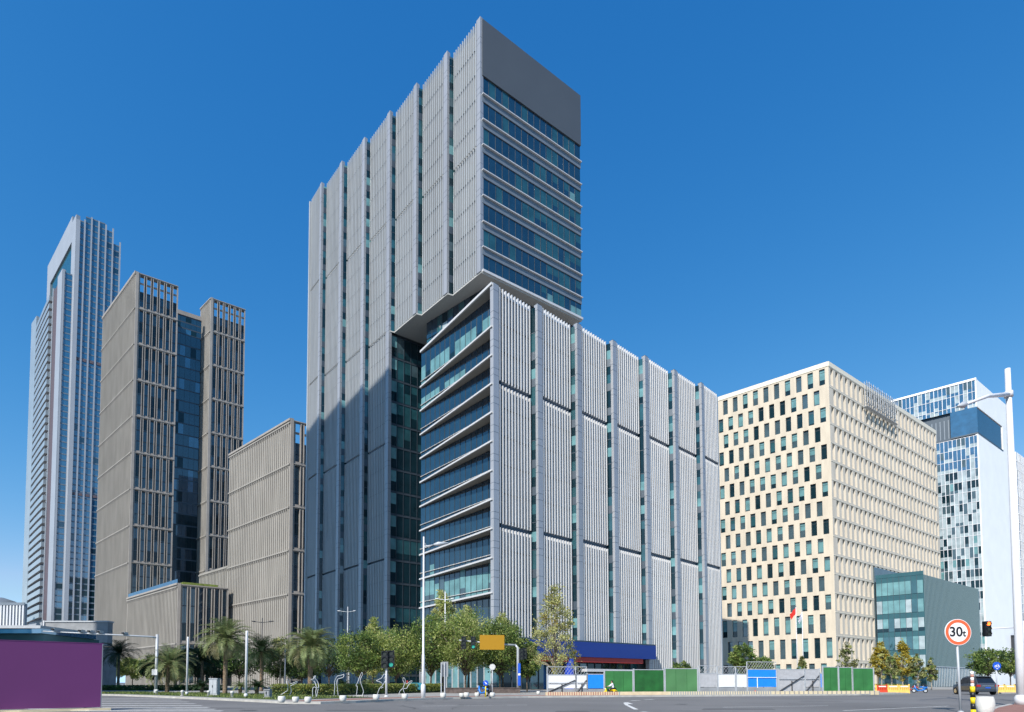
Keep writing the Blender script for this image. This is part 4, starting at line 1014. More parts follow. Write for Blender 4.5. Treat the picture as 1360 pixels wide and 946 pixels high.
# --- camera mast on the left with its long arm
def mast(x, yb, ytop, xe, ye, r, label, heads=()):
    p = pole_at(x, yb); H = ztop(p, x, ytop); t = thing('camera_mast', label, 'mast', tuple(p))
    b = MB(); b.tube([(0, 0, 0), (0, 0, H+.25)], [r, r*.8], 'grey_paint', 12); b.lathe([(r*1.9, 0), (r*1.9, .06), (r*1.2, .10), (r*1.1, .4)], 'grey_paint', 12); b.local('pole', t, True)
    e = at(xe, ye, p.y-6)-p; b = MB(); b.tube([(0, 0, H-.1), (e.x*.06, e.y*.06, H-.02), tuple(e)], [r*.6, r*.55, r*.28], 'grey_paint', 8); b.local('arm', t, True)
    for k in heads:
        q = Vector((0, 0, H-.05)).lerp(e, k); c = MB(); ff = Fr(q, (1, 0, 0), (0, 1, 0)); c.box(ff, -.14, .14, -.35, .25, .10, .34, 'grey_paint'); c.box(ff, -.1, .1, -.5, -.35, .13, .31, 'black_paint'); c.tube([q, q+Vector((0, 0, .15))], .04, 'grey_paint', 6); c.local('camera', t)
    c = MB(); c.box(Fr((0, -.02, 1.9), (1, 0, 0), (0, 1, 0)), -.28, .28, -.35, -.15, 0, .6, 'white_paint'); c.local('control_box', t)
mast(207, 921.0, 846, 57, 838.5, .17, 'grey steel mast with cameras along its long arm above the purple board', (.3, .52, .6, .68, .9))
# --- white posts
def post(x, yb, ytop, r, label, kind='slim_post'):
    p = pole_at(x, yb); H = ztop(p, x, ytop); t = thing(kind, label, 'post', tuple(p), 0, 'white light posts on the left pavement')
    b = MB(); b.lathe([(r, 0), (r, H*.97), (r*.9, H)], 'white_paint', 12); b.local('shaft', t, True)
    b = MB(); b.lathe([(r*1.5, 0), (r*1.5, .25), (r*1.02, .3)], 'white_paint', 12); b.local('foot', t, True)
    b = MB(); b.lathe([(r*.92, H*.55), (r*1.03, H*.551), (r*1.03, H*.56), (r*.92, H*.561)], 'grey_paint', 12); b.local('collar', t, True)
post(248, 923.5, 846, .085, 'white post left of the tallest palm'); post(326.5, 926.5, 838, .095, 'tallest white post, right of the tallest palm')
post(378, 917.5, 861, .10, 'white post left of the rightmost palm'); post(463, 917.5, 855, .11, 'white post in the middle of the wire figures'); post(558, 917, 847.5, .11, 'white post just left of the tall slender lamp pole')
# --- tall lamps
def lamp(x, yb, ytop, xe, ye, yj, r0, r1, label, ybase2=None, name='street_lamp'):
    p = pole_at(x, yb); H = ztop(p, x, ytop); t = thing(name, label, 'street lamp', tuple(p)); zj = ztop(p, x, yj)
    b = MB(); b.tube([(0, 0, 0), (0, 0, 3.2), (0, 0, 3.25), (0, 0, H)], [r0, r0*.95, r0*.72, r1], 'white_paint', 12); b.local('pole', t, True)
    b = MB(); b.lathe([(r0*1.5, 0), (r0*1.5, .9), (r0*1.1, 1.0)], 'white_paint', 12); b.local('foot', t, True)
    e = at(xe, ye, p.y)-p; b = MB(); b.tube([(0, 0, zj), (e.x*.5, 0, zj+(e.z-zj)*.45), tuple(e)], [r1*.75, r1*.6, r1*.4], 'white_paint', 8); b.tube([(0, 0, H-.4), tuple(Vector((0, 0, H-.4)).lerp(e, .5)-Vector((0, 0, .35))), tuple(e*.75+Vector((0, 0, zj))*.25)], .015, 'grey_paint', 4); b.local('arm', t, True)
    s = 1 if e.x > 0 else -1; f = Fr(e, (s, 0, 0), (0, 1, 0)); dz = (e.z-zj)/abs(e.x)
    b = MB(); n = len(b.v)
    b.tube([tuple(e), tuple(e+Vector((s*.35, 0, dz*.3))), tuple(e+Vector((s*1.1, 0, dz*.6)))], [.07, .17, .06], 'grey_paint', 8); b.local('lamp_head', t, True)
lamp(562, 926.8, 713, 576, 723.5, 726, .115, .055, 'tall slender white lamp pole before the corner of the two grey blocks')
def big_lamp():
    p = ground(1357, 936, .10); H = at(1340, 490, p.y).z-.1
    t = thing('street_lamp', 'huge pale lamp post at the right edge with a long arm', 'street lamp', tuple(p)); b = MB()
    b.tube([(0, 0, 0), (0, 0, 3), (0, 0, H)], [.20, .185, .12], 'white_paint', 16); b.local('pole', t, True)
    zj = at(1341, 524, p.y).z-.1; e = at(1283, 537, p.y-3)-p
    b = MB(); b.tube([(0, 0, zj), (e.x*.5, e.y*.5, zj+(e.z-zj)*.42), tuple(e)], [.12, .09, .06], 'white_paint', 10); b.lathe([(.19, zj-.15), (.19, zj+.15)], 'white_paint', 14); b.local('arm', t, True)
    b = MB(); dd = (e-Vector((0, 0, zj))).normalized(); b.tube([tuple(e), tuple(e+dd*.3), tuple(e+dd*1.0)], [.07, .16, .05], 'grey_paint', 8); b.local('lamp_head', t, True)
    b = MB(); b.lathe([(.30, 0), (.30, .35), (.26, .42), (.21, .5)], 'white_paint', 18); b.local('foot', t, True)
    return p
BL = big_lamp()
def tlamp(x, yb, ytop, yarm, xl, xr, m, label, Y):
    p = at(x, HOR, Y); p.z = .12; t = thing('double_lamp', label, 'street lamp', tuple(p), 0, 'double armed lamps behind the trees'); k = Y/FOC
    H = at(x, ytop, Y).z-.12; za = at(x, yarm, Y).z-.12
    b = MB(); b.tube([(0, 0, 0), (0, 0, H)], [.11, .06], m, 8); b.local('pole', t, True)
    for xe in (xl, xr):
        w = (xe-x)*k; b = MB(); b.tube([(0, 0, za), (w*.7, 0, za+.12)], [.05, .04], m, 6); b.tube([(w*.65, 0, za+.13), (w, 0, za+.2)], [.10, .06], m, 6); b.local('arm', t, True)
tlamp(347, 915, 821, 827, 333, 362, 'dark_metal', 'dark double armed lamp before the brown block', 82)
tlamp(461, 915, 806, 813, 447, 472, 'grey_paint', 'grey double armed lamp before the tower foot', 84)
tlamp(591, 915, 786, 797, 578, 603, 'white_paint', 'white double armed lamp in front of the tallest pale tree', 72.5)
# --- utility cabinet, marker boxes
def cabinet(x0, x1, yb, yt, m, label, name='utility_cabinet'):
    p = ground((x0+x1)/2, yb, .13); w = (x1-x0)/FOC*p.y; H = at(x0, yt, p.y).z-.13; t = thing(name, label, 'cabinet', tuple(p)); f = WF
    b = MB(); b.box(f, -w/2, w/2, -.3, .3, .1, H, m); b.local('body', t); b = MB(); b.box(f, -w/2-.04, w/2+.04, -.35, .35, H, H+.06, m); b.local('roof', t)
    b = MB(); b.box(f, -w/2+.04, -.01, -.33, -.301, .18, H-.06, m); b.box(f, .01, w/2-.04, -.33, -.301, .18, H-.06, m); b.box(f, -.06, -.03, -.37, -.331, H*.5, H*.5+.18, 'dark_metal'); b.local('door', t); b = MB(); b.box(f, -w/2-.05, w/2+.05, -.38, .38, 0, .1, 'kerbstone'); b.local('plinth', t)
cabinet(279.5, 290, 924.2, 902, 'grey_paint', 'grey utility cabinet beside the tallest palm trunk'); cabinet(353, 359.5, 927.5, 916.5, 'wall_grey', 'small grey box at the left end of the hedge')
# --- white stone ball planters
def planter_mesh(r, h):
    b = MB(); b.lathe([(r*.55, 0), (r*.64, .02*h), (r*.90, .30*h), (r, .58*h), (r*.96, .82*h), (r*.88, .97*h), (r*.84, h), (r*.76, h*.97), (r*.72, h*.85)], 'stone_white', 24); return b
pm = planter_mesh(.36, .62).mesh('planter', None, True)
def planter(x, yb, wpx, label, group='white stone planters along the kerb'):
    p = ground(x, yb, .12); s = wpx/FOC*p.y/.72
    o = bpy.data.objects.new('stone_planter', pm); COL.objects.link(o); o.location = p; o.scale = (s, s, s); o.rotation_euler = (0, 0, random.random()*6); tag(o, label, 'planter', group); return o
for x, yb, w, lab in [(374, 933.4, 10, 'leftmost white stone planter, under the wire figure with an outstretched arm'), (392.5, 933.3, 9, 'white stone planter second from the left end of the row'), (409, 933.8, 9.5, 'white stone planter at the foot of the second wire figure'),
 (455.5, 932.0, 9.5, 'white stone planter below the white post among the wire figures'), (499.5, 930.2, 9, 'white stone planter just left of the signal pole'), (537.5, 929.0, 8.5, 'white stone planter between the signal pole and the tall lamp pole'),
 (588.5, 927.4, 8, 'white stone planter at the foot of the slim sign pole'), (613, 926.4, 6.5, 'left one of the pair of touching white planters'), (619.5, 926.4, 7.5, 'right one of the pair of touching white planters'), (633.5, 925.6, 6.5, 'white stone planter left of the blue round sign'),
 (654, 926, 7, 'white stone planter at the foot of the round white sign'), (715, 922.5, 5, 'smallest white planter, alone by the shop corner')]: planter(x, yb, w, lab)
big_planter = planter(1309, 950.5, 20.5, 'big white stone planter in the right foreground beside the striped bollard', None)
big_planter.scale.z *= 1.42
# --- small white verge lights
for x, yb, lab in [(208, 922.5, 'small white garden light left of the tallest palm by the mast'), (242, 924.4, 'small white garden light at the thick white post'), (277, 924.8, 'small white garden light left of the grey cabinet'), (308, 926.4, 'small white garden light between tallest palm and tall post')]:
    p = ground(x, yb, .14); t = thing('garden_light', lab, 'garden light', tuple(p), 0, 'white garden lights on the verge'); b = MB(); b.lathe([(.10, 0), (.10, .3), (.13, .32), (.13, .42), (.05, .47)], 'stone_white', 10); b.local('body', t, True); b = MB(); b.lathe([(.16, 0), (.16, .04)], 'kerbstone', 10); b.local('foot', t)
# --- wire figures of athletes (bent white tubes)
FIG = [(379.5, 925.0, 902.5, [[(-9, 0), (-1, 5.5), (2, 8), (3, 14), (1, 18), (1, 21), (3, 22), (4.5, 20), (4, 17.5), (8, 17), (14, 19.5), (14.5, 18.2), (8, 14.5), (6, 13), (7, 7), (5, 1), (3, 0)]], 'white wire figure stretching an arm, leftmost of the row'),
 (419.5, 927, 898, [[(-4, 0), (-4, 13), (0, 13), (0, 7), (1, 0)], [(0, 13), (3.5, 14), (2, 21), (-1, 26), (-1, 29), (-3, 28), (-3, 25), (-7, 24), (-2, 21), (1, 14)], [(1, 0), (2, 7), (3.5, 14)]], 'white wire figure with one knee raised, near the rightmost palm'),
 (448, 925.5, 895.5, [[(-4, 0), (-3.5, 14), (-4, 20), (0, 27), (4, 28), (8, 29.5), (8, 26), (4, 24.5), (0, 23), (-.5, 17), (0, 12), (1, 0)]], 'white wire figure bending forward, left of the middle white post'),
 (478.5, 924.5, 893, [[(-5, 0), (-4, 12), (-6, 13.5), (-3, 19), (-1.5, 24), (0, 28), (2, 31), (3, 28.5), (1, 25), (0, 20), (2, 13), (4, 6), (2.5, 0)]], 'tallest white wire figure with a raised arm, right of the middle post'),
 (507, 923.5, 895.5, [[(-6, 0), (-3, 9), (1, 13), (-1, 17), (-7, 19), (-6, 20), (0, 23), (2, 27), (4, 28), (5, 25), (3, 22), (5, 20), (3, 16), (1, 13)], [(-1, 9), (2, 11)]], 'white wire running figure beside the signal pole'),
 (538, 922.5, 900, [[(-8, 0), (-7, 4), (-3, 8), (-2, 5), (0, 0)], [(-3, 8), (-1, 14), (-3, 19), (-2, 22), (0, 20), (1, 14), (8, 18), (9, 17), (4, 12), (2, 8), (-3, 8)]], 'white wire figure sitting with an arm out, right of the signal pole')]
for (x, yb, yt, lines_, lab) in FIG:
    p = ground(x, yb, .12); k = p.y/FOC; t = MB()
    for L_ in lines_: 
        P_ = [Vector((a*k, (i % 3-1)*.06, c*k)) for i, (a, c) in enumerate(L_)]
        S_ = []
        for i in range(len(P_)-1):
            p0, p1, p2, p3 = P_[max(0, i-1)], P_[i], P_[i+1], P_[min(len(P_)-1, i+2)]
            for q in range(4):
                u = q/4; S_.append(.5*((2*p1)+(p2-p0)*u+(2*p0-5*p1+4*p2-p3)*u*u+(3*p1-p0-3*p2+p3)*u**3))
        S_.append(P_[-1]); t.tube(S_, .03, 'grey_paint', 6)
    th = thing('wire_figure', lab, 'sculpture', tuple(p), 0, 'white wire athlete sculptures'); t.local('tube_outline', th, True)
    b = MB(); b.box(WF, min(a for a, c in lines_[0])*k-.1, max(a for a, c in lines_[0] if c < 3)*k+.1, -.15, .15, -.01, .06, 'kerbstone'); b.local('base', th)
# --- signals
def signal_head(parent, o, n=3, s=.30, lit=None, litm='signal_lit', face=(0, -1, 0)):
    f = Fr(o, (1, 0, 0), (0, 1, 0)); b = MB(); b.box(f, -s*.62, s*.62, -.14, .12, 0, n*s*1.12, 'black_paint'); h = b.local('signal_head', parent)
    for k in range(n):
        z = s*.56+k*s*1.12; c = MB(); c.disc(Vector(o)+Vector((0, 0, z)), (0, -1, 0), s*.42, .14, .165, litm if lit == k else 'signal_off', 18); c.local('lens', h)
        v = MB(); P_ = [Vector(o)+Vector((math.cos(a)*s*.48, -.14, z+math.sin(a)*s*.48)) for a in [rad(q) for q in range(-20, 201, 20)]]
        for a, c2 in zip(P_[:-1], P_[1:]): v.face([a, c2, c2+Vector((0, -.3*s, 0)), a+Vector((0, -.3*s, 0))], 'black_paint')
        v.local('visor', h)
p = pole_at(513, 925.8); t = thing('signal_pole', 'white pole with two black signal heads by the wire figures', 'traffic light', tuple(p)); k = p.y/FOC
b = MB(); b.tube([(0, 0, 0), (0, 0, 61*k)], [.085, .07], 'white_paint', 10); b.lathe([(.16, 0), (.16, .08), (.1, .12)], 'white_paint', 12); b.local('pole', t, True)
signal_head(t, Vector((-.12, -.12, 38*k)), 3, .40); signal_head(t, Vector((.36, .10, 39*k)), 3, .40, 0, 'signal_green')
p = pole_at(688, 920.5); t = thing('signal_gantry', 'grey pole with a long arm carrying black signals above the trees', 'traffic light', tuple(p)); k = p.y/FOC
zA = at(688, 857, p.y).z-.12
b = MB(); b.tube([(0, 0, 0), (0, 0, zA-.3), (-.3, 0, zA+.05)], [.17, .14, .11], 'grey_paint', 12); b.lathe([(.28, 0), (.28, .1), (.18, .16)], 'grey_paint', 12); b.local('pole', t, True)
b = MB(); b.tube([(-.2, 0, zA), (-26*k, -.2, zA+.1), (-78*k, -.6, zA+.5)], [.11, .085, .06], 'grey_paint', 10); b.local('arm', t, True)
for xx, lit in ((-72, None), (-59.5, 0)): signal_head(t, Vector((xx*k, -.7, zA-.45)), 3, .40, lit, 'signal_green')
signal_head(t, Vector((.35, -.25, zA-1.6)), 3, .36); signal_head(t, Vector((.75, 0, zA-1.5)), 3, .36)
b = MB(); b.box(WF, -.02, .26, -.26, -.17, .8, 3.2, 'sign_blue'); b.box(WF, -.0, .24, -.265, -.261, 1.9, 2.1, 'sign_white'); b.local('poster_panel', t)
zc = at(654, 853.3, p.y-1).z-.12; t2 = thing('road_sign', 'blank orange-brown road board hung on the signal arm', 'road sign', (p.x, p.y-1.0, p.z)); hw = 16.2*k; hh = 9.6*k
b = MB(); sl = Fr(((653.2-688)*k, 0, zc), Vector((1, 0.08, 0)).normalized(), (0, -1, 0)); b.box(sl, -hw, hw, -.05, .03, -hh, hh, 'sign_orange'); b.local('board', t2)
b = MB(); [b.tube([sl.p(xx, -.05, 0), sl.p(xx, -.6, .1)], .05, 'grey_paint', 6) for xx in (-hw*.5, hw*.5)]; b.local('bracket', t2)
# --- lit signal at the right on an arm from its own pole hidden behind the lamp
p = ground(1362, 930.5, .10); t = thing('signal_gantry', 'traffic light lit orange-red on a thin arm at the right', 'traffic light', tuple(p)); k = p.y/FOC
zA = at(1340, 833, p.y).z-.10
b = MB(); b.tube([(0, 0, 0), (0, 0, zA+.4)], [.11, .09], 'white_paint', 10); b.local('pole', t, True)
b = MB(); b.tube([(0, 0, zA), (-44*k, 0, zA-.1)], [.05, .035], 'white_paint', 8); b.local('arm', t, True)
signal_head(t, Vector((-48*k, -.02, at(1313, 845.5, p.y).z-.1)), 3, 6.0*k, 2, 'signal_lit')
# --- 30 t sign
p = ground(1276, 946, .0); t = thing('road_sign', 'round white weight limit sign with red ring and 30t lettering', 'road sign', tuple(p)); k = p.y/FOC
zc = at(1274, 840, p.y).z; rs_ = 17.4*k; ox = (1274.3-1276)*k
b = MB(); b.tube([(0, 0, 0), (ox, 0, zc-.1)], .045, 'grey_paint', 12); b.lathe([(.11, 0), (.11, .03), (.06, .06)], 'grey_paint', 12); b.local('post', t, True)
b = MB(); b.disc((ox, 0, zc), (0, -1, 0), rs_, .05, .085, 'sign_white', 48); b.local('plate', t)
b = MB(); N = 56
for j in range(N):
    a, c = 2*math.pi*j/N, 2*math.pi*(j+1)/N; r0, r1 = rs_*.73, rs_*.965
    b.face([(ox+math.cos(a)*r0, -.089, zc+math.sin(a)*r0), (ox+math.cos(c)*r0, -.089, zc+math.sin(c)*r0), (ox+math.cos(c)*r1, -.089, zc+math.sin(c)*r1), (ox+math.cos(a)*r1, -.089, zc+math.sin(a)*r1)], 'sign_red')
b.local('red_ring', t)
def text_mesh(body, size, m, name, parent, loc, rz=0, align='CENTER', off=0.006):
    cu = bpy.data.curves.new(name, 'FONT'); cu.body = body; cu.size = size; cu.align_x = align; cu.align_y = 'CENTER'; cu.extrude = .003; cu.offset = off
    o = bpy.data.objects.new(name, cu); COL.objects.link(o)
    me = bpy.data.meshes.new_from_object(o.evaluated_get(bpy.context.evaluated_depsgraph_get())); bpy.data.objects.remove(o); bpy.data.curves.remove(cu)
    me.materials.clear(); me.materials.append(M[m]); n = bpy.data.objects.new(name, me); COL.objects.link(n); n.parent = parent; n.location = loc; n.rotation_euler = (rad(90), 0, rz); return n
text_mesh('30', rs_*1.02, 'black_paint', 'numerals', t, (ox-rs_*.17, -.092, zc-.0*rs_), 0, 'CENTER', .012)
text_mesh('t', rs_*.72, 'black_paint', 'letter', t, (ox+rs_*.46, -.092, zc-rs_*.10), 0, 'CENTER', .010)
# --- other small signs
def round_sign(x, yb, yc, rpx, m, label, extra=None, postm='grey_paint'):
    p = ground(x, yb, .12); k = p.y/FOC; zc = at(x, yc, p.y).z-.12; t = thing('road_sign', label, 'road sign', tuple(p))
    b = MB(); b.tube([(0, 0, 0), (0, 0, zc)], .05, postm, 8); b.local('post', t, True)
    b = MB(); b.disc((0, 0, zc), (0, -1, 0), rpx*k, .05, .09, m, 32); b.local('plate', t)
    if extra: extra(t, zc, rpx*k)
def faint(t, zc, r):
    b = MB()
    for j in range(40):
        a, c = 2*math.pi*j/40, 2*math.pi*(j+1)/40; b.face([(math.cos(a)*r*.72, -.094, zc+math.sin(a)*r*.72), (math.cos(c)*r*.72, -.094, zc+math.sin(c)*r*.72), (math.cos(c)*r*.86, -.094, zc+math.sin(c)*r*.86), (math.cos(a)*r*.86, -.094, zc+math.sin(a)*r*.86)], 'grey_paint')
    b.box(Fr((0, 0, zc), (1, 0, 0), (0, 1, 0)), -r*.4, r*.4, -.096, -.091, -r*.05, r*.12, 'grey_paint'); b.local('faded_symbol', t)
round_sign(654, 923.8, 886, 4.0, 'stone_white', 'pale round sign on a grey post before the lobby glass', faint)
def arrow(t, zc, r):
    b = MB(); f = Fr((0, 0, zc), (1, 0, 0), (0, 1, 0)); c, s = math.cos(.7), math.sin(.7)
    rot = lambda x, z: (x*c-z*s, -.094, zc+x*s+z*c)
    b.face([rot(-.10*r, .6*r), rot(.10*r, .6*r), rot(.10*r, -.2*r), rot(-.10*r, -.2*r)], 'sign_white'); b.face([rot(-.32*r, -.15*r), rot(.32*r, -.15*r), rot(0, -.62*r)], 'sign_white'); b.local('arrow', t)
round_sign(645, 926.0, 907.3, 3.6, 'sign_blue', 'blue round keep-right sign on a yellow bollard by the blue scooter', arrow, 'yellow_paint')
def bike(t, zc, r):
    b = MB()
    for sx in (-.36, .36): b.tube([(sx*r+math.cos(a)*.22*r, -.096, zc-.12*r+math.sin(a)*.22*r) for a in [2*math.pi*j/14 for j in range(15)]], .03*r+.008, 'sign_white', 4)
    b.tube([(-.36*r, -.096, zc-.12*r), (-.1*r, -.096, zc+.25*r), (.3*r, -.096, zc+.25*r), (.36*r, -.096, zc-.12*r)], .05*r, 'sign_white', 4); b.tube([(.3*r, -.096, zc+.25*r), (.25*r, -.096, zc+.42*r), (.42*r, -.096, zc+.42*r)], .04*r, 'sign_white', 4); b.box(Fr((0, 0, zc), (1, 0, 0), (0, 1, 0)), -.22*r, .22*r, -.098, -.092, -.75*r, -.6*r, 'sign_white'); b.local('bicycle_symbol', t)
round_sign(1324.5, 923, 884.7, 5.4, 'sign_blue', 'blue round cycle sign in front of the leafy trees at right', bike)
p = pole_at(587, 926); t = thing('sign_board', 'grey upright notice board on two posts before the lobby', 'sign board', tuple(p)); k = p.y/FOC
b = MB(); b.tube([(-1*k, 0, 0), (-1*k, 0, 46*k)], .045, 'grey_paint', 8); b.tube([(3.5*k, .1, 0), (3.5*k, .1, 46*k)], .05, 'grey_paint', 8); b.local('post', t); b = MB(); b.box(WF, -.5*k, 8*k, .19, .24, 27*k, 47*k, 'wall_grey'); b.local('board', t)
# --- striped bollard in the right foreground
p = ground(1293, 950, 0); t = thing('striped_bollard', 'black and yellow striped bollard pole with a red and white top', 'bollard', tuple(p)); k = p.y/FOC
def zz(y): return at(1293, y, p.y).z
edges = [952, 943.5, 935, 927.5, 919.5, 911.5]; cols = ['black_paint', 'yellow_paint', 'black_paint', 'yellow_paint', 'black_paint', 'yellow_paint']
zs_ = [0, zz(942.5), zz(934.5), zz(926.5), zz(919.5), zz(912)]; cols = ['yellow_paint', 'black_paint', 'yellow_paint', 'black_paint', 'yellow_paint']
for j, (a, c) in enumerate(zip(zs_[:-1], zs_[1:])):
    b = MB(); b.lathe([(2.75*k*(1-.01*j), a), (2.75*k*(1-.01*j), c)], cols[j], 20); b.local('band', t, True)
zb = zs_[-1]; zt2 = zz(892)
for j, m in enumerate(['sign_white', 'stripe_red', 'sign_white', 'stripe_red', 'sign_white']):
    b = MB(); b.lathe([(1.9*k, zb+(zt2-zb)*j/5), (1.9*k, zb+(zt2-zb)*(j+1)/5)], m, 16); b.local('sleeve', t, True)
# --- low brown wall before the lobby
q0, q1 = ground(590, 922.5), ground(691, 922.2); t = thing('planter_wall', 'low brown brick planter wall before the lobby glass', 'wall', tuple(q0)); f = Fr(q0, (q1-q0).normalized(), (0, -1, 0)); L_ = (q1-q0).length
b = MB(); b.box(f, 0, L_, -1.6, 0, .1, .62, 'brick_wall'); b.build('wall', t); b = MB(); b.box(f, -.05, L_+.05, -1.65, .05, .62, .70, 'brick_wall'); b.build('coping', t)
# ================================================================== CONSTRUCTION FENCE
def fence_pts(xs, y0=925.2, y1=923.0, xa=725, xb=1160): return [ground(x, (y0+(y1-y0)*(x-xa)/(xb-xa))-1.6, .12) for x in xs]
def hoard_panel(x0, x1, ytop, m, label, group='construction fence boards', base=0, name='fence_board', low=.05, sub=None):
    a, c = fence_pts([x0, x1]); d = (c-a).normalized(); f = Fr(a, d, Vector((d.y, -d.x, 0))); L = (c-a).length; H = at(x0, ytop, a.y).z-.12
    f.o = a; t = thing(name, label, 'fence board', tuple(a), 0, group); low = low+base
    b = MB(); b.box(f, .06, L-.06, -.05, -.02, low, H, m); b.build('board', t)
    for xx in (0, L): 
        c_ = MB(); c_.box(f, xx-.055, xx+.055, -.06, .03, 0, H+.12, 'grey_paint'); c_.build('post', t)
    c_ = MB(); c_.box(f, .055, L-.055, -.045, .0, H, H+.06, 'grey_paint'); c_.build('top_rail', t)
    if base:
        c_ = MB(); c_.box(f, 0.056, L-.056, -.06, .02, 0, base, 'wall_grey'); c_.build('base_panel', t)
    if sub: sub(t, f, L, H)
    return t
def braces(t, f, L, H):
    for (a, c) in (((.1, .3), (L-.1, H*.75)),):
        b = MB(); b.tube([f.p(a[0], .06, a[1]), f.p(c[0], .06, c[1])], .05, 'dark_metal', 6); b.tube([f.p(L*.5, .06, .2), f.p(L*.5, .06, H*.55)], .05, 'dark_metal', 6); b.tube([f.p(.1, .06, H*.62), f.p(L-.1, .06, H*.62)], .03, 'grey_paint', 6); b.build('brace', t)
def seams(t, f, L, H):
    b = MB(); n = max(2, int(L/.9))
    for j in range(1, n): b.box(f, L*j/n-.012, L*j/n+.012, -.02, -.012, .1, H-.05, 'board_dark_green')
    b.build('seam', t)
def mesh_top(t, f, L, H):
    b = MB(); h2 = H+.75; n = int(L/.28)
    for j in range(n+1): 
        b.tube([f.p(L*j/n, -.04, H), f.p(min(L, L*(j+2)/n), -.04, h2)], .012, 'grey_paint', 3, False); b.tube([f.p(L*j/n, -.04, H), f.p(max(0, L*(j-2)/n), -.04, h2)], .012, 'grey_paint', 3, False)
    b.tube([f.p(0, -.04, h2), f.p(L, -.04, h2)], .03, 'grey_paint', 6); b.tube([f.p(0, -.04, 0), f.p(0, -.04, h2)], .04, 'grey_paint', 6); b.build('chain_link', t)
hoard_panel(727, 765, 897, 'board_white', 'off-white fence board with a sloping brace at the left end', base=.55, sub=lambda *a: (braces(*a), mesh_top(*a)))
hoard_panel(765, 780, 897, 'board_white', 'narrow off-white fence board left of the small blue board', base=.55, sub=lambda *a: (braces(*a), mesh_top(*a)))
hoard_panel(780, 802.5, 896, 'board_blue', 'smaller bright blue fence board left of the rider', base=.55)
hoard_panel(803, 841, 891.2, 'board_green', 'mid green fence board behind the yellow scooter rider', sub=seams)
hoard_panel(842, 882.5, 890, 'board_dark_green', 'darkest green fence board in the middle of three', sub=seams)
hoard_panel(883.5, 927, 888.5, 'board_pale_green', 'palest green fence board, right of the darkest one', sub=seams)
hoard_panel(929, 953, 895, 'board_grey', 'light grey fence board right of the palest green one', base=.65, sub=mesh_top)
hoard_panel(953.5, 977, 896, 'board_white', 'pure white fence board left of the post', base=.65, sub=mesh_top)
hoard_panel(978, 992.5, 896, 'board_white', 'narrow white fence board touching the big blue board', base=.65, sub=mesh_top)
hoard_panel(993, 1032, 889.5, 'board_blue', 'large bright blue fence board with a white cross rail', base=.65, sub=lambda t, f, L, H: (mesh_top(t, f, L, H), (lambda b: (b.tube([f.p(0, .03, H*.68), f.p(L, .03, H*.68)], .03, 'sign_white', 6), b.tube([f.p(L*.33, .03, .6), f.p(L*.33, .03, H*.68)], .035, 'sign_white', 6), b.build('rail', t)))(MB())))
hoard_panel(1034, 1069, 889.5, 'board_grey', 'grey mesh gate leaf with dark braces, left leaf', base=.2, sub=lambda *a: braces(*a))
hoard_panel(1069.5, 1089, 889.5, 'board_grey', 'grey mesh gate leaf with dark braces, right leaf', base=.65, sub=lambda *a: braces(*a))
hoard_panel(1089.5, 1092.5, 895, 'board_blue', 'thin blue strip board beside the right green boards', base=.6)
hoard_panel(1093.5, 1114, 886.5, 'board_green', 'leftmost of the three green boards by the cream block', sub=seams)
hoard_panel(1114.5, 1132.5, 887, 'board_green', 'middle green board below the slim olive tree', sub=seams)
hoard_panel(1133, 1161, 888, 'board_green', 'rightmost green board ending at the yellow barriers', sub=seams)
# striped safety kerb in front of the fence
seg = fence_pts([724+3.1*j for j in range(142)]); 
t = thing('striped_kerb', 'low red, yellow and white striped safety kerb along the foot of the fence boards', 'kerb', tuple(seg[0])); b = MB()
for j in range(141):
    a, c = seg[j]+Vector((.0, -.62, 0)), seg[j+1]+Vector((0, -.62, 0)); d = (c-a).normalized(); f = Fr(a, d, Vector((d.y, -d.x, 0))); L = (c-a).length
    plain = 30 < j < 52 
    b.box(f, 0, L*.5, -.15, .15, -.1, .30, 'stripe_cream'); b.box(f, L*.5, L-.001, -.15, .15, -.1, .298, 'stripe_cream' if plain else ('stripe_red' if j < 30 else 'wall_grey' if j < 95 else 'stripe_cream' if j % 2 else 'brown_frame'))
b.build('blocks', t)
for x in (950, 1003, 861):
    q = ground(x, 921.2+ (1.6 if x == 861 else 1), .12); t = thing('warning_lamp', {950: 'small red warning lamp before the grey board', 1003: 'small red warning lamp below the large blue board', 861: 'small red warning lamp below the darkest green board'}[x], 'warning lamp', tuple(q), 0, 'red warning lamps on the fence foot'); b = MB(); b.box(WF, -.14, .14, -.1, .1, 0, .12, 'dark_metal'); b.local('base', t); b = MB(); b.lathe([(.09, .12), (.11, .2), (.09, .32), (.02, .36)], 'barrier_red', 10); b.local('lens', t, True)
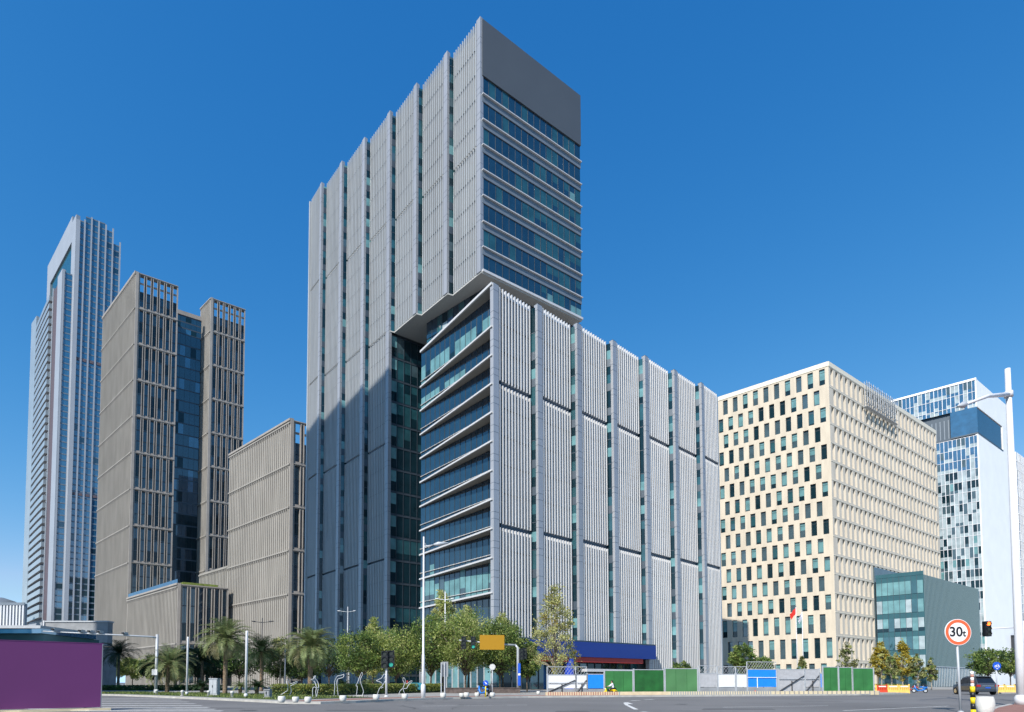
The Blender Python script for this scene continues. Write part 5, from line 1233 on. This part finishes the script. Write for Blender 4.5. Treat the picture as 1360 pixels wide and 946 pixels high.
# --- yellow plastic barriers
def barrier(x0, x1, yb, m, label, H=.92):
    a, c = ground(x0, yb, .0), ground(x1, yb, .0); w = c.x-a.x; t = thing('plastic_barrier', label, 'barrier', tuple((a+c)/2), 0, 'plastic crowd barriers'); b = MB(); hw = w/2; n = 5
    b.box(WF, -hw, hw, -.12, .12, .08, H*.38, m); b.box(WF, -hw, hw, -.10, .10, H*.72, H, m)
    for j in range(n+1): x = -hw+.06+(w-.12)*j/n; b.box(WF, x-.06, x+.06, -.09, .09, H*.38, H*.72, m)
    b.local('body', t); b = MB(); b.box(WF, -hw*.8, -hw*.5, -.3, .3, 0, .08, m); b.box(WF, hw*.5, hw*.8, -.3, .3, 0, .08, m); b.local('foot', t)
    b = MB()
    for sx in (-1, 1): b.box(WF, sx*hw-.07, sx*hw+.07, -.06, .06, H, H+.14, m)
    b.local('lug', t); b = MB(); b.box(WF, -hw*.7, hw*.7, -.105, -.101, H*.8, H*.92, 'sign_white'); b.local('reflector', t)
for x0, x1, m, lab in [(1146.5, 1164, 'barrier_yellow', 'yellow plastic barrier overlapping the last green board'), (1164.5, 1178, 'barrier_red', 'orange-red plastic barrier between the yellow ones'), (1178.5, 1193, 'barrier_yellow', 'yellow plastic barrier right of the orange-red one'), (1193.5, 1207.5, 'barrier_yellow', 'yellow plastic barrier nearest the parked scooters')]: barrier(x0, x1, 921.0, m, lab)
for x0, x1, m, lab in [(1320.5, 1334, 'barrier_yellow', 'yellow plastic barrier just right of the dark car'), (1334.5, 1348, 'barrier_yellow', 'yellow plastic barrier between the car and the big lamp post'), (1348.5, 1362, 'barrier_yellow', 'yellow plastic barrier behind the big lamp post')]: barrier(x0, x1, 921.0, m, lab)
barrier(1312, 1319.5, 917.5, 'barrier_red', 'orange-red barrier end behind the dark car')
# --- flags
def flag(x, yt, Y, cols, label):
    p = at(x, HOR, Y); p.z = .12; k = Y/FOC; H = at(x, yt, Y).z-.12; t = thing('flagpole', label, 'flag', tuple(p), 0, 'flagpoles before the cream block'); b = MB(); b.tube([(0, 0, 0), (0, 0, H)], [.09, .05], 'white_paint', 8); b.lathe([(.09, H), (.1, H+.1), (.02, H+.2)], 'chrome', 8); b.local('pole', t, True)
    b = MB(); N = 10; w, h = 7.5*k, 14*k; s = -1 if len(cols) == 1 else -.6
    m = cols[0]
    for i in range(N):
        for j in range(6):
            def P_(i, j):
                u, v = i/N, j/6; return Vector((s*w*u*(1-.25*v)+.05*s, .25*math.sin(u*7+v*2)*k*6*u, H-.15-h*v*.55-h*u*.6-.1*math.sin(u*9)))
            b.face([P_(i, j), P_(i+1, j), P_(i+1, j+1), P_(i, j+1)], cols[j % len(cols)] if len(cols) > 1 else m)
    b.local('cloth', t, True)
flag(1059.5, 806, 112, ['flag_red'], 'tall flagpole with a hanging red flag'); flag(1067.5, 812, 112, ['flag_white', 'flag_blue', 'flag_white'], 'flagpole with a hanging white and blue flag'); 
# --- car
def car():
    p = ground(1294, 922.6); k = p.y/FOC; Wd, Hh, Ln = 1.92, 24.2*k, 4.6; t = thing('car', 'dark grey sport utility car seen from behind on the side street', 'car', tuple(p), rad(-14))
    sec = [(-.5, .30), (-.5, .62), (-.485, .80), (-.455, .98), (-.42, .60), (0, 0)]
    # body from cross sections along y (rear at -Ln/2): half width, bottom, belt height
    b = MB(); st = [(-2.30, .82, .34, .92), (-2.22, .92, .28, 1.02), (-1.6, .96, .26, 1.05), (0, .96, .26, 1.03), (1.3, .95, .26, .98), (2.0, .90, .28, .90), (2.3, .74, .34, .72)]
    s = Hh/1.70; rings = []
    for y, hw, z0, z1 in st:
        rings.append([(x*1.0, y, z*s) for x, z in ((-hw*.9, z0), (-hw, z0+.14), (-hw, z1-.22), (-hw*.93, z1), (hw*.93, z1), (hw, z1-.22), (hw, z0+.14), (hw*.9, z0))])
    for r0, r1 in zip(rings[:-1], rings[1:]):
        for j in range(8): b.face([r0[j], r0[(j+1) % 8], r1[(j+1) % 8], r1[j]], 'car_paint')
    b.face(rings[0][::-1], 'car_paint'); b.face(rings[-1], 'car_paint'); body = b.local('body', t)
    b = MB(); cab = [(-2.12, .80, 1.0, .80, 1.02), (-1.55, .86, 1.04, .68, 1.66), (-.2, .86, 1.04, .70, 1.70), (.55, .86, 1.03, .66, 1.60), (1.35, .84, .98, .78, 1.0)]
    cr = [[(-hb, y, zb*s), (-ht, y, zt*s), (ht, y, zt*s), (hb, y, zb*s)] for y, hb, zb, ht, zt in cab]
    for r0, r1 in zip(cr[:-1], cr[1:]):
        for j in range(3): b.face([r0[j], r0[j+1], r1[j+1], r1[j]], 'car_paint')
    b.local('cabin', body)
    def on(y0, z0, y1, z1, x0, x1, m, name, off=.012):
        b = MB(); n = Vector((0, -(z1-z0), (y1-y0))).normalized(); n = n if n.y < 0 else -n
        b.face([Vector((-x0, y0, z0*s))+n*off, Vector((x0, y0, z0*s))+n*off, Vector((x1, y1, z1*s))+n*off, Vector((-x1, y1, z1*s))+n*off], m); return b.local(name, t)
    on(-2.08, 1.08, -1.60, 1.60, .72, .62, 'car_glass', 'rear_window')
    for sx in (-1, 1):
        b = MB(); b.face([(sx*.855, -1.45, 1.10*s), (sx*.72, -1.42, 1.58*s), (sx*.72, .45, 1.55*s), (sx*.87, 1.05, 1.08*s)], 'car_glass'); o = b.local('side_window', t); o.location = (sx*.02, 0, 0)
        b = MB(); b.box(WF, sx*.78-.16, sx*.78+.16, -2.33, -2.16, .74*s, .92*s, 'lamp_red'); b.local('tail_light', t)
        b = MB(); b.box(WF, sx*1.02-.09, sx*1.02+.09, .85, 1.0, 1.02*s, 1.16*s, 'car_paint'); b.local('mirror', t)
        for y in (-1.42, 1.42):
            b = MB(); 
            N = 20; r = .36
            w0, w1 = (sx*.98, sx*.76)
            ring = [(math.cos(2*math.pi*j/N)*r, math.sin(2*math.pi*j/N)*r) for j in range(N)]
            b.face([(w0, y+c, r+z) for c, z in ring], 'tyre'); b.face([(w1, y+c, r+z) for c, z in ring][::-1], 'tyre')
            for j in range(N): (c, z), (c2, z2) = ring[j], ring[(j+1) % N]; b.face([(w0, y+c, r+z), (w0, y+c2, r+z2), (w1, y+c2, r+z2), (w1, y+c, r+z)], 'tyre')
            wl = b.local('wheel', t); b = MB(); b.face([(w0+sx*.006, y+c*.62, r+z*.62) for c, z in ring], 'chrome'); b.local('rim', wl)
    b = MB(); b.box(WF, -.80, .80, -2.34, -2.25, .42*s, .50*s, 'dark_metal'); b.box(WF, -.5, .5, -2.33, -2.2, .80*s, .83*s, 'chrome'); b.local('bumper_trim', t)
    b = MB(); b.box(WF, -.22, .22, -2.345, -2.31, .60*s, .70*s, 'sign_blue'); b.local('number_plate', t)
    b = MB(); b.box(WF, -.66, .66, -1.78, -1.52, 1.67*s, 1.70*s, 'car_paint'); b.local('spoiler', t)
car()
# --- scooters
def scooter(t, paint, L=1.45):
    b = MB(); f = WF
    b.tube([(-.45, 0, .46), (-.50, 0, .66), (-.15, 0, .72), (.05, 0, .60)], [.10, .15, .13, .06], paint, 8); b.tube([(-.5, 0, .46), (-.2, 0, .30), (.25, 0, .24), (.42, 0, .46), (.50, 0, .85)], [.13, .09, .07, .10, .07], paint, 8); b.tube([(-.75, 0, .58), (-.52, 0, .60), (-.35, 0, .5)], [.03, .09, .1], paint, 6); b.tube([(.42, 0, .56), (.60, 0, .52), (.74, 0, .38)], [.05, .06, .03], paint, 6); b.local('body', t, True)
    for x in (-.52, .60):
        b = MB(); ring = [(x+math.cos(a)*.20, 0, .24+math.sin(a)*.20) for a in [2*math.pi*j/16 for j in range(17)]]; b.tube(ring, .055, 'tyre', 6, False); b.disc((x, 0, .24), (0, 1, 0), .15, -.03, .03, 'grey_paint', 14); b.local('wheel', t, True)
    b = MB(); b.tube([(.60, 0, .24), (.46, 0, .9), (.42, 0, 1.02)], .03, 'dark_metal', 6); b.tube([(.40, -.30, 1.0), (.42, 0, 1.02), (.40, .30, 1.0)], .025, 'black_paint', 6); b.local('handlebar', t, True)
    b = MB(); b.tube([(-.62, 0, .78), (-.30, 0, .80), (-.08, 0, .76)], [.11, .14, .09], 'black_paint', 8); b.local('seat', t, True)
    b = MB(); b.disc((.52, 0, .80), (1, 0, 0), .08, 0, .04, 'sign_white', 12); b.local('headlight', t)
def put_scooter(x, yb, rz, m, label, s=1.0):
    p = ground(x, yb, .12 if x < 1200 else 0.0); t = thing('scooter', label, 'scooter', tuple(p), rz, None); t.scale = (s, s, s); scooter(t, m); return t
put_scooter(641, 925.0, 2.2, 'scooter_blue', 'blue scooter parked behind the blue round sign'); put_scooter(649.5, 924.6, 1.3, 'dark_metal', 'black scooter parked right of the blue round sign')
put_scooter(1212, 919.0, 1.9, 'scooter_red', 'red scooter parked right of the yellow barriers'); put_scooter(1222, 920.2, 2.6, 'scooter_blue', 'blue scooter parked nearest the side street mouth'); put_scooter(1229, 918.0, 1.2, 'scooter_blue', 'blue scooter parked furthest right of three')
# --- rider
ps = ground(810.5, 925.0, 0.0); ts = thing('scooter', 'yellow scooter ridden in front of the green fence boards', 'scooter', tuple(ps), rad(180)); ts.scale = (.86, .86, .86); scooter(ts, 'scooter_yellow')
def rider():
    t = thing('person', 'person in white shirt and dark trousers riding the yellow scooter', 'person', tuple(ps), rad(180)); 
    V = {'pel': (-.30, 0, .86, .15), 'waist': (-.28, 0, 1.0, .14), 'chest': (-.22, 0, 1.20, .16), 'neck': (-.19, 0, 1.38, .065), 'head': (-.17, 0, 1.47, .095), 'top': (-.175, 0, 1.60, .085)}
    for s, n in ((-1, 'r'), (1, 'l')):
        V.update({'sh'+n: (-.21, s*.17, 1.31, .075), 'el'+n: (.02, s*.25, 1.10, .055), 'wr'+n: (.28, s*.27, 1.04, .04), 'ha'+n: (.38, s*.27, 1.03, .042), 'hip'+n: (-.24, s*.10, .84, .115), 'kn'+n: (.14, s*.13, .76, .085), 'an'+n: (.10, s*.12, .38, .055), 'to'+n: (.28, s*.12, .33, .045)})
    E_ = [('pel', 'waist'), ('waist', 'chest'), ('chest', 'neck'), ('neck', 'head'), ('head', 'top')]
    for n in 'rl': E_ += [('chest', 'sh'+n), ('sh'+n, 'el'+n), ('el'+n, 'wr'+n), ('wr'+n, 'ha'+n), ('pel', 'hip'+n), ('hip'+n, 'kn'+n), ('kn'+n, 'an'+n), ('an'+n, 'to'+n)]
    keys = list(V); me = bpy.data.meshes.new('body'); me.from_pydata([V[k_][:3] for k_ in keys], [(keys.index(a), keys.index(c)) for a, c in E_], [])
    o = bpy.data.objects.new('body', me); COL.objects.link(o); sk = o.modifiers.new('skin', 'SKIN'); sb = o.modifiers.new('sub', 'SUBSURF'); sb.levels = 2
    for i, k_ in enumerate(keys): 
        r = V[k_][3]; me.skin_vertices[0].data[i].radius = (r, r); me.skin_vertices[0].data[i].use_root = (i == 0)
    m2 = bpy.data.meshes.new_from_object(o.evaluated_get(bpy.context.evaluated_depsgraph_get())); bpy.data.objects.remove(o)
    for m in ('skin', 'shirt_white', 'trousers_dark', 'black_paint'): m2.materials.append(M[m])
    for pl in m2.polygons:
        c = pl.center; i = 0
        if c.z < .36 or (c.z < .42 and c.x > .15): i = 3
        elif c.z < .92 and not (abs(c.y) > .2 and c.x > .1): i = 2
        elif c.z < 1.37 and c.x < .2 : i = 1
        pl.material_index = i; pl.use_smooth = True
    bo = bpy.data.objects.new('body', m2); COL.objects.link(bo); bo.parent = t
    b = MB(); N = 14
    for i in range(7):
        for j in range(N):
            def S_(i, j): ph, a = math.pi*.62*i/7, 2*math.pi*j/N; return (-.19+.118*math.sin(ph)*math.cos(a)-.015, .11*math.sin(ph)*math.sin(a), 1.55+.125*math.cos(ph))
            q = [S_(i, j), S_(i+1, j), S_(i+1, j+1), S_(i, j+1)]
            if not (i > 3 and q[0][0] > -.12): b.face(q, 'hair_black')
    b.local('hair', t, True)
    for s in (-1, 1):
        for q in range(4): b = MB(); y = s*(.235+.022*q); b.tube([(.36, y, 1.04), (.41, y, 1.045), (.43, y, 1.02), (.41, y, .995)], [.013, .012, .011, .009], 'skin', 6); b.local('finger', bo, True)
    t.scale = (.86, .86, .86)
rider()
# stray small things
t = thing('notice_board', 'teal notice board between dark red posts behind the right end of the hedge', 'notice board', tuple(ground(551, 920.5, .12))); b = MB(); b.box(WF, -.9, -.75, -.1, .1, 0, 1.35, 'fascia_red'); b.box(WF, .75, .9, -.1, .1, 0, 1.35, 'fascia_red'); b.local('post', t); b = MB(); b.box(WF, -.75, .75, -.06, .06, .35, 1.1, 'board_teal'); b.local('board', t)
for (x, yb, w, h, m, lab) in [(150, 913, 3, 1.1, 'barrier_red', 'red parked van top at the end of the left street'), (237, 917, 5, 1.1, 'barrier_yellow', 'yellow plastic barrier in the shade behind the drooping palm')]:
    if m == 'barrier_yellow': barrier(231, 243, 917.0, m, lab)
for o in bpy.data.objects:
    if '_w' in o.keys(): del o['_w']
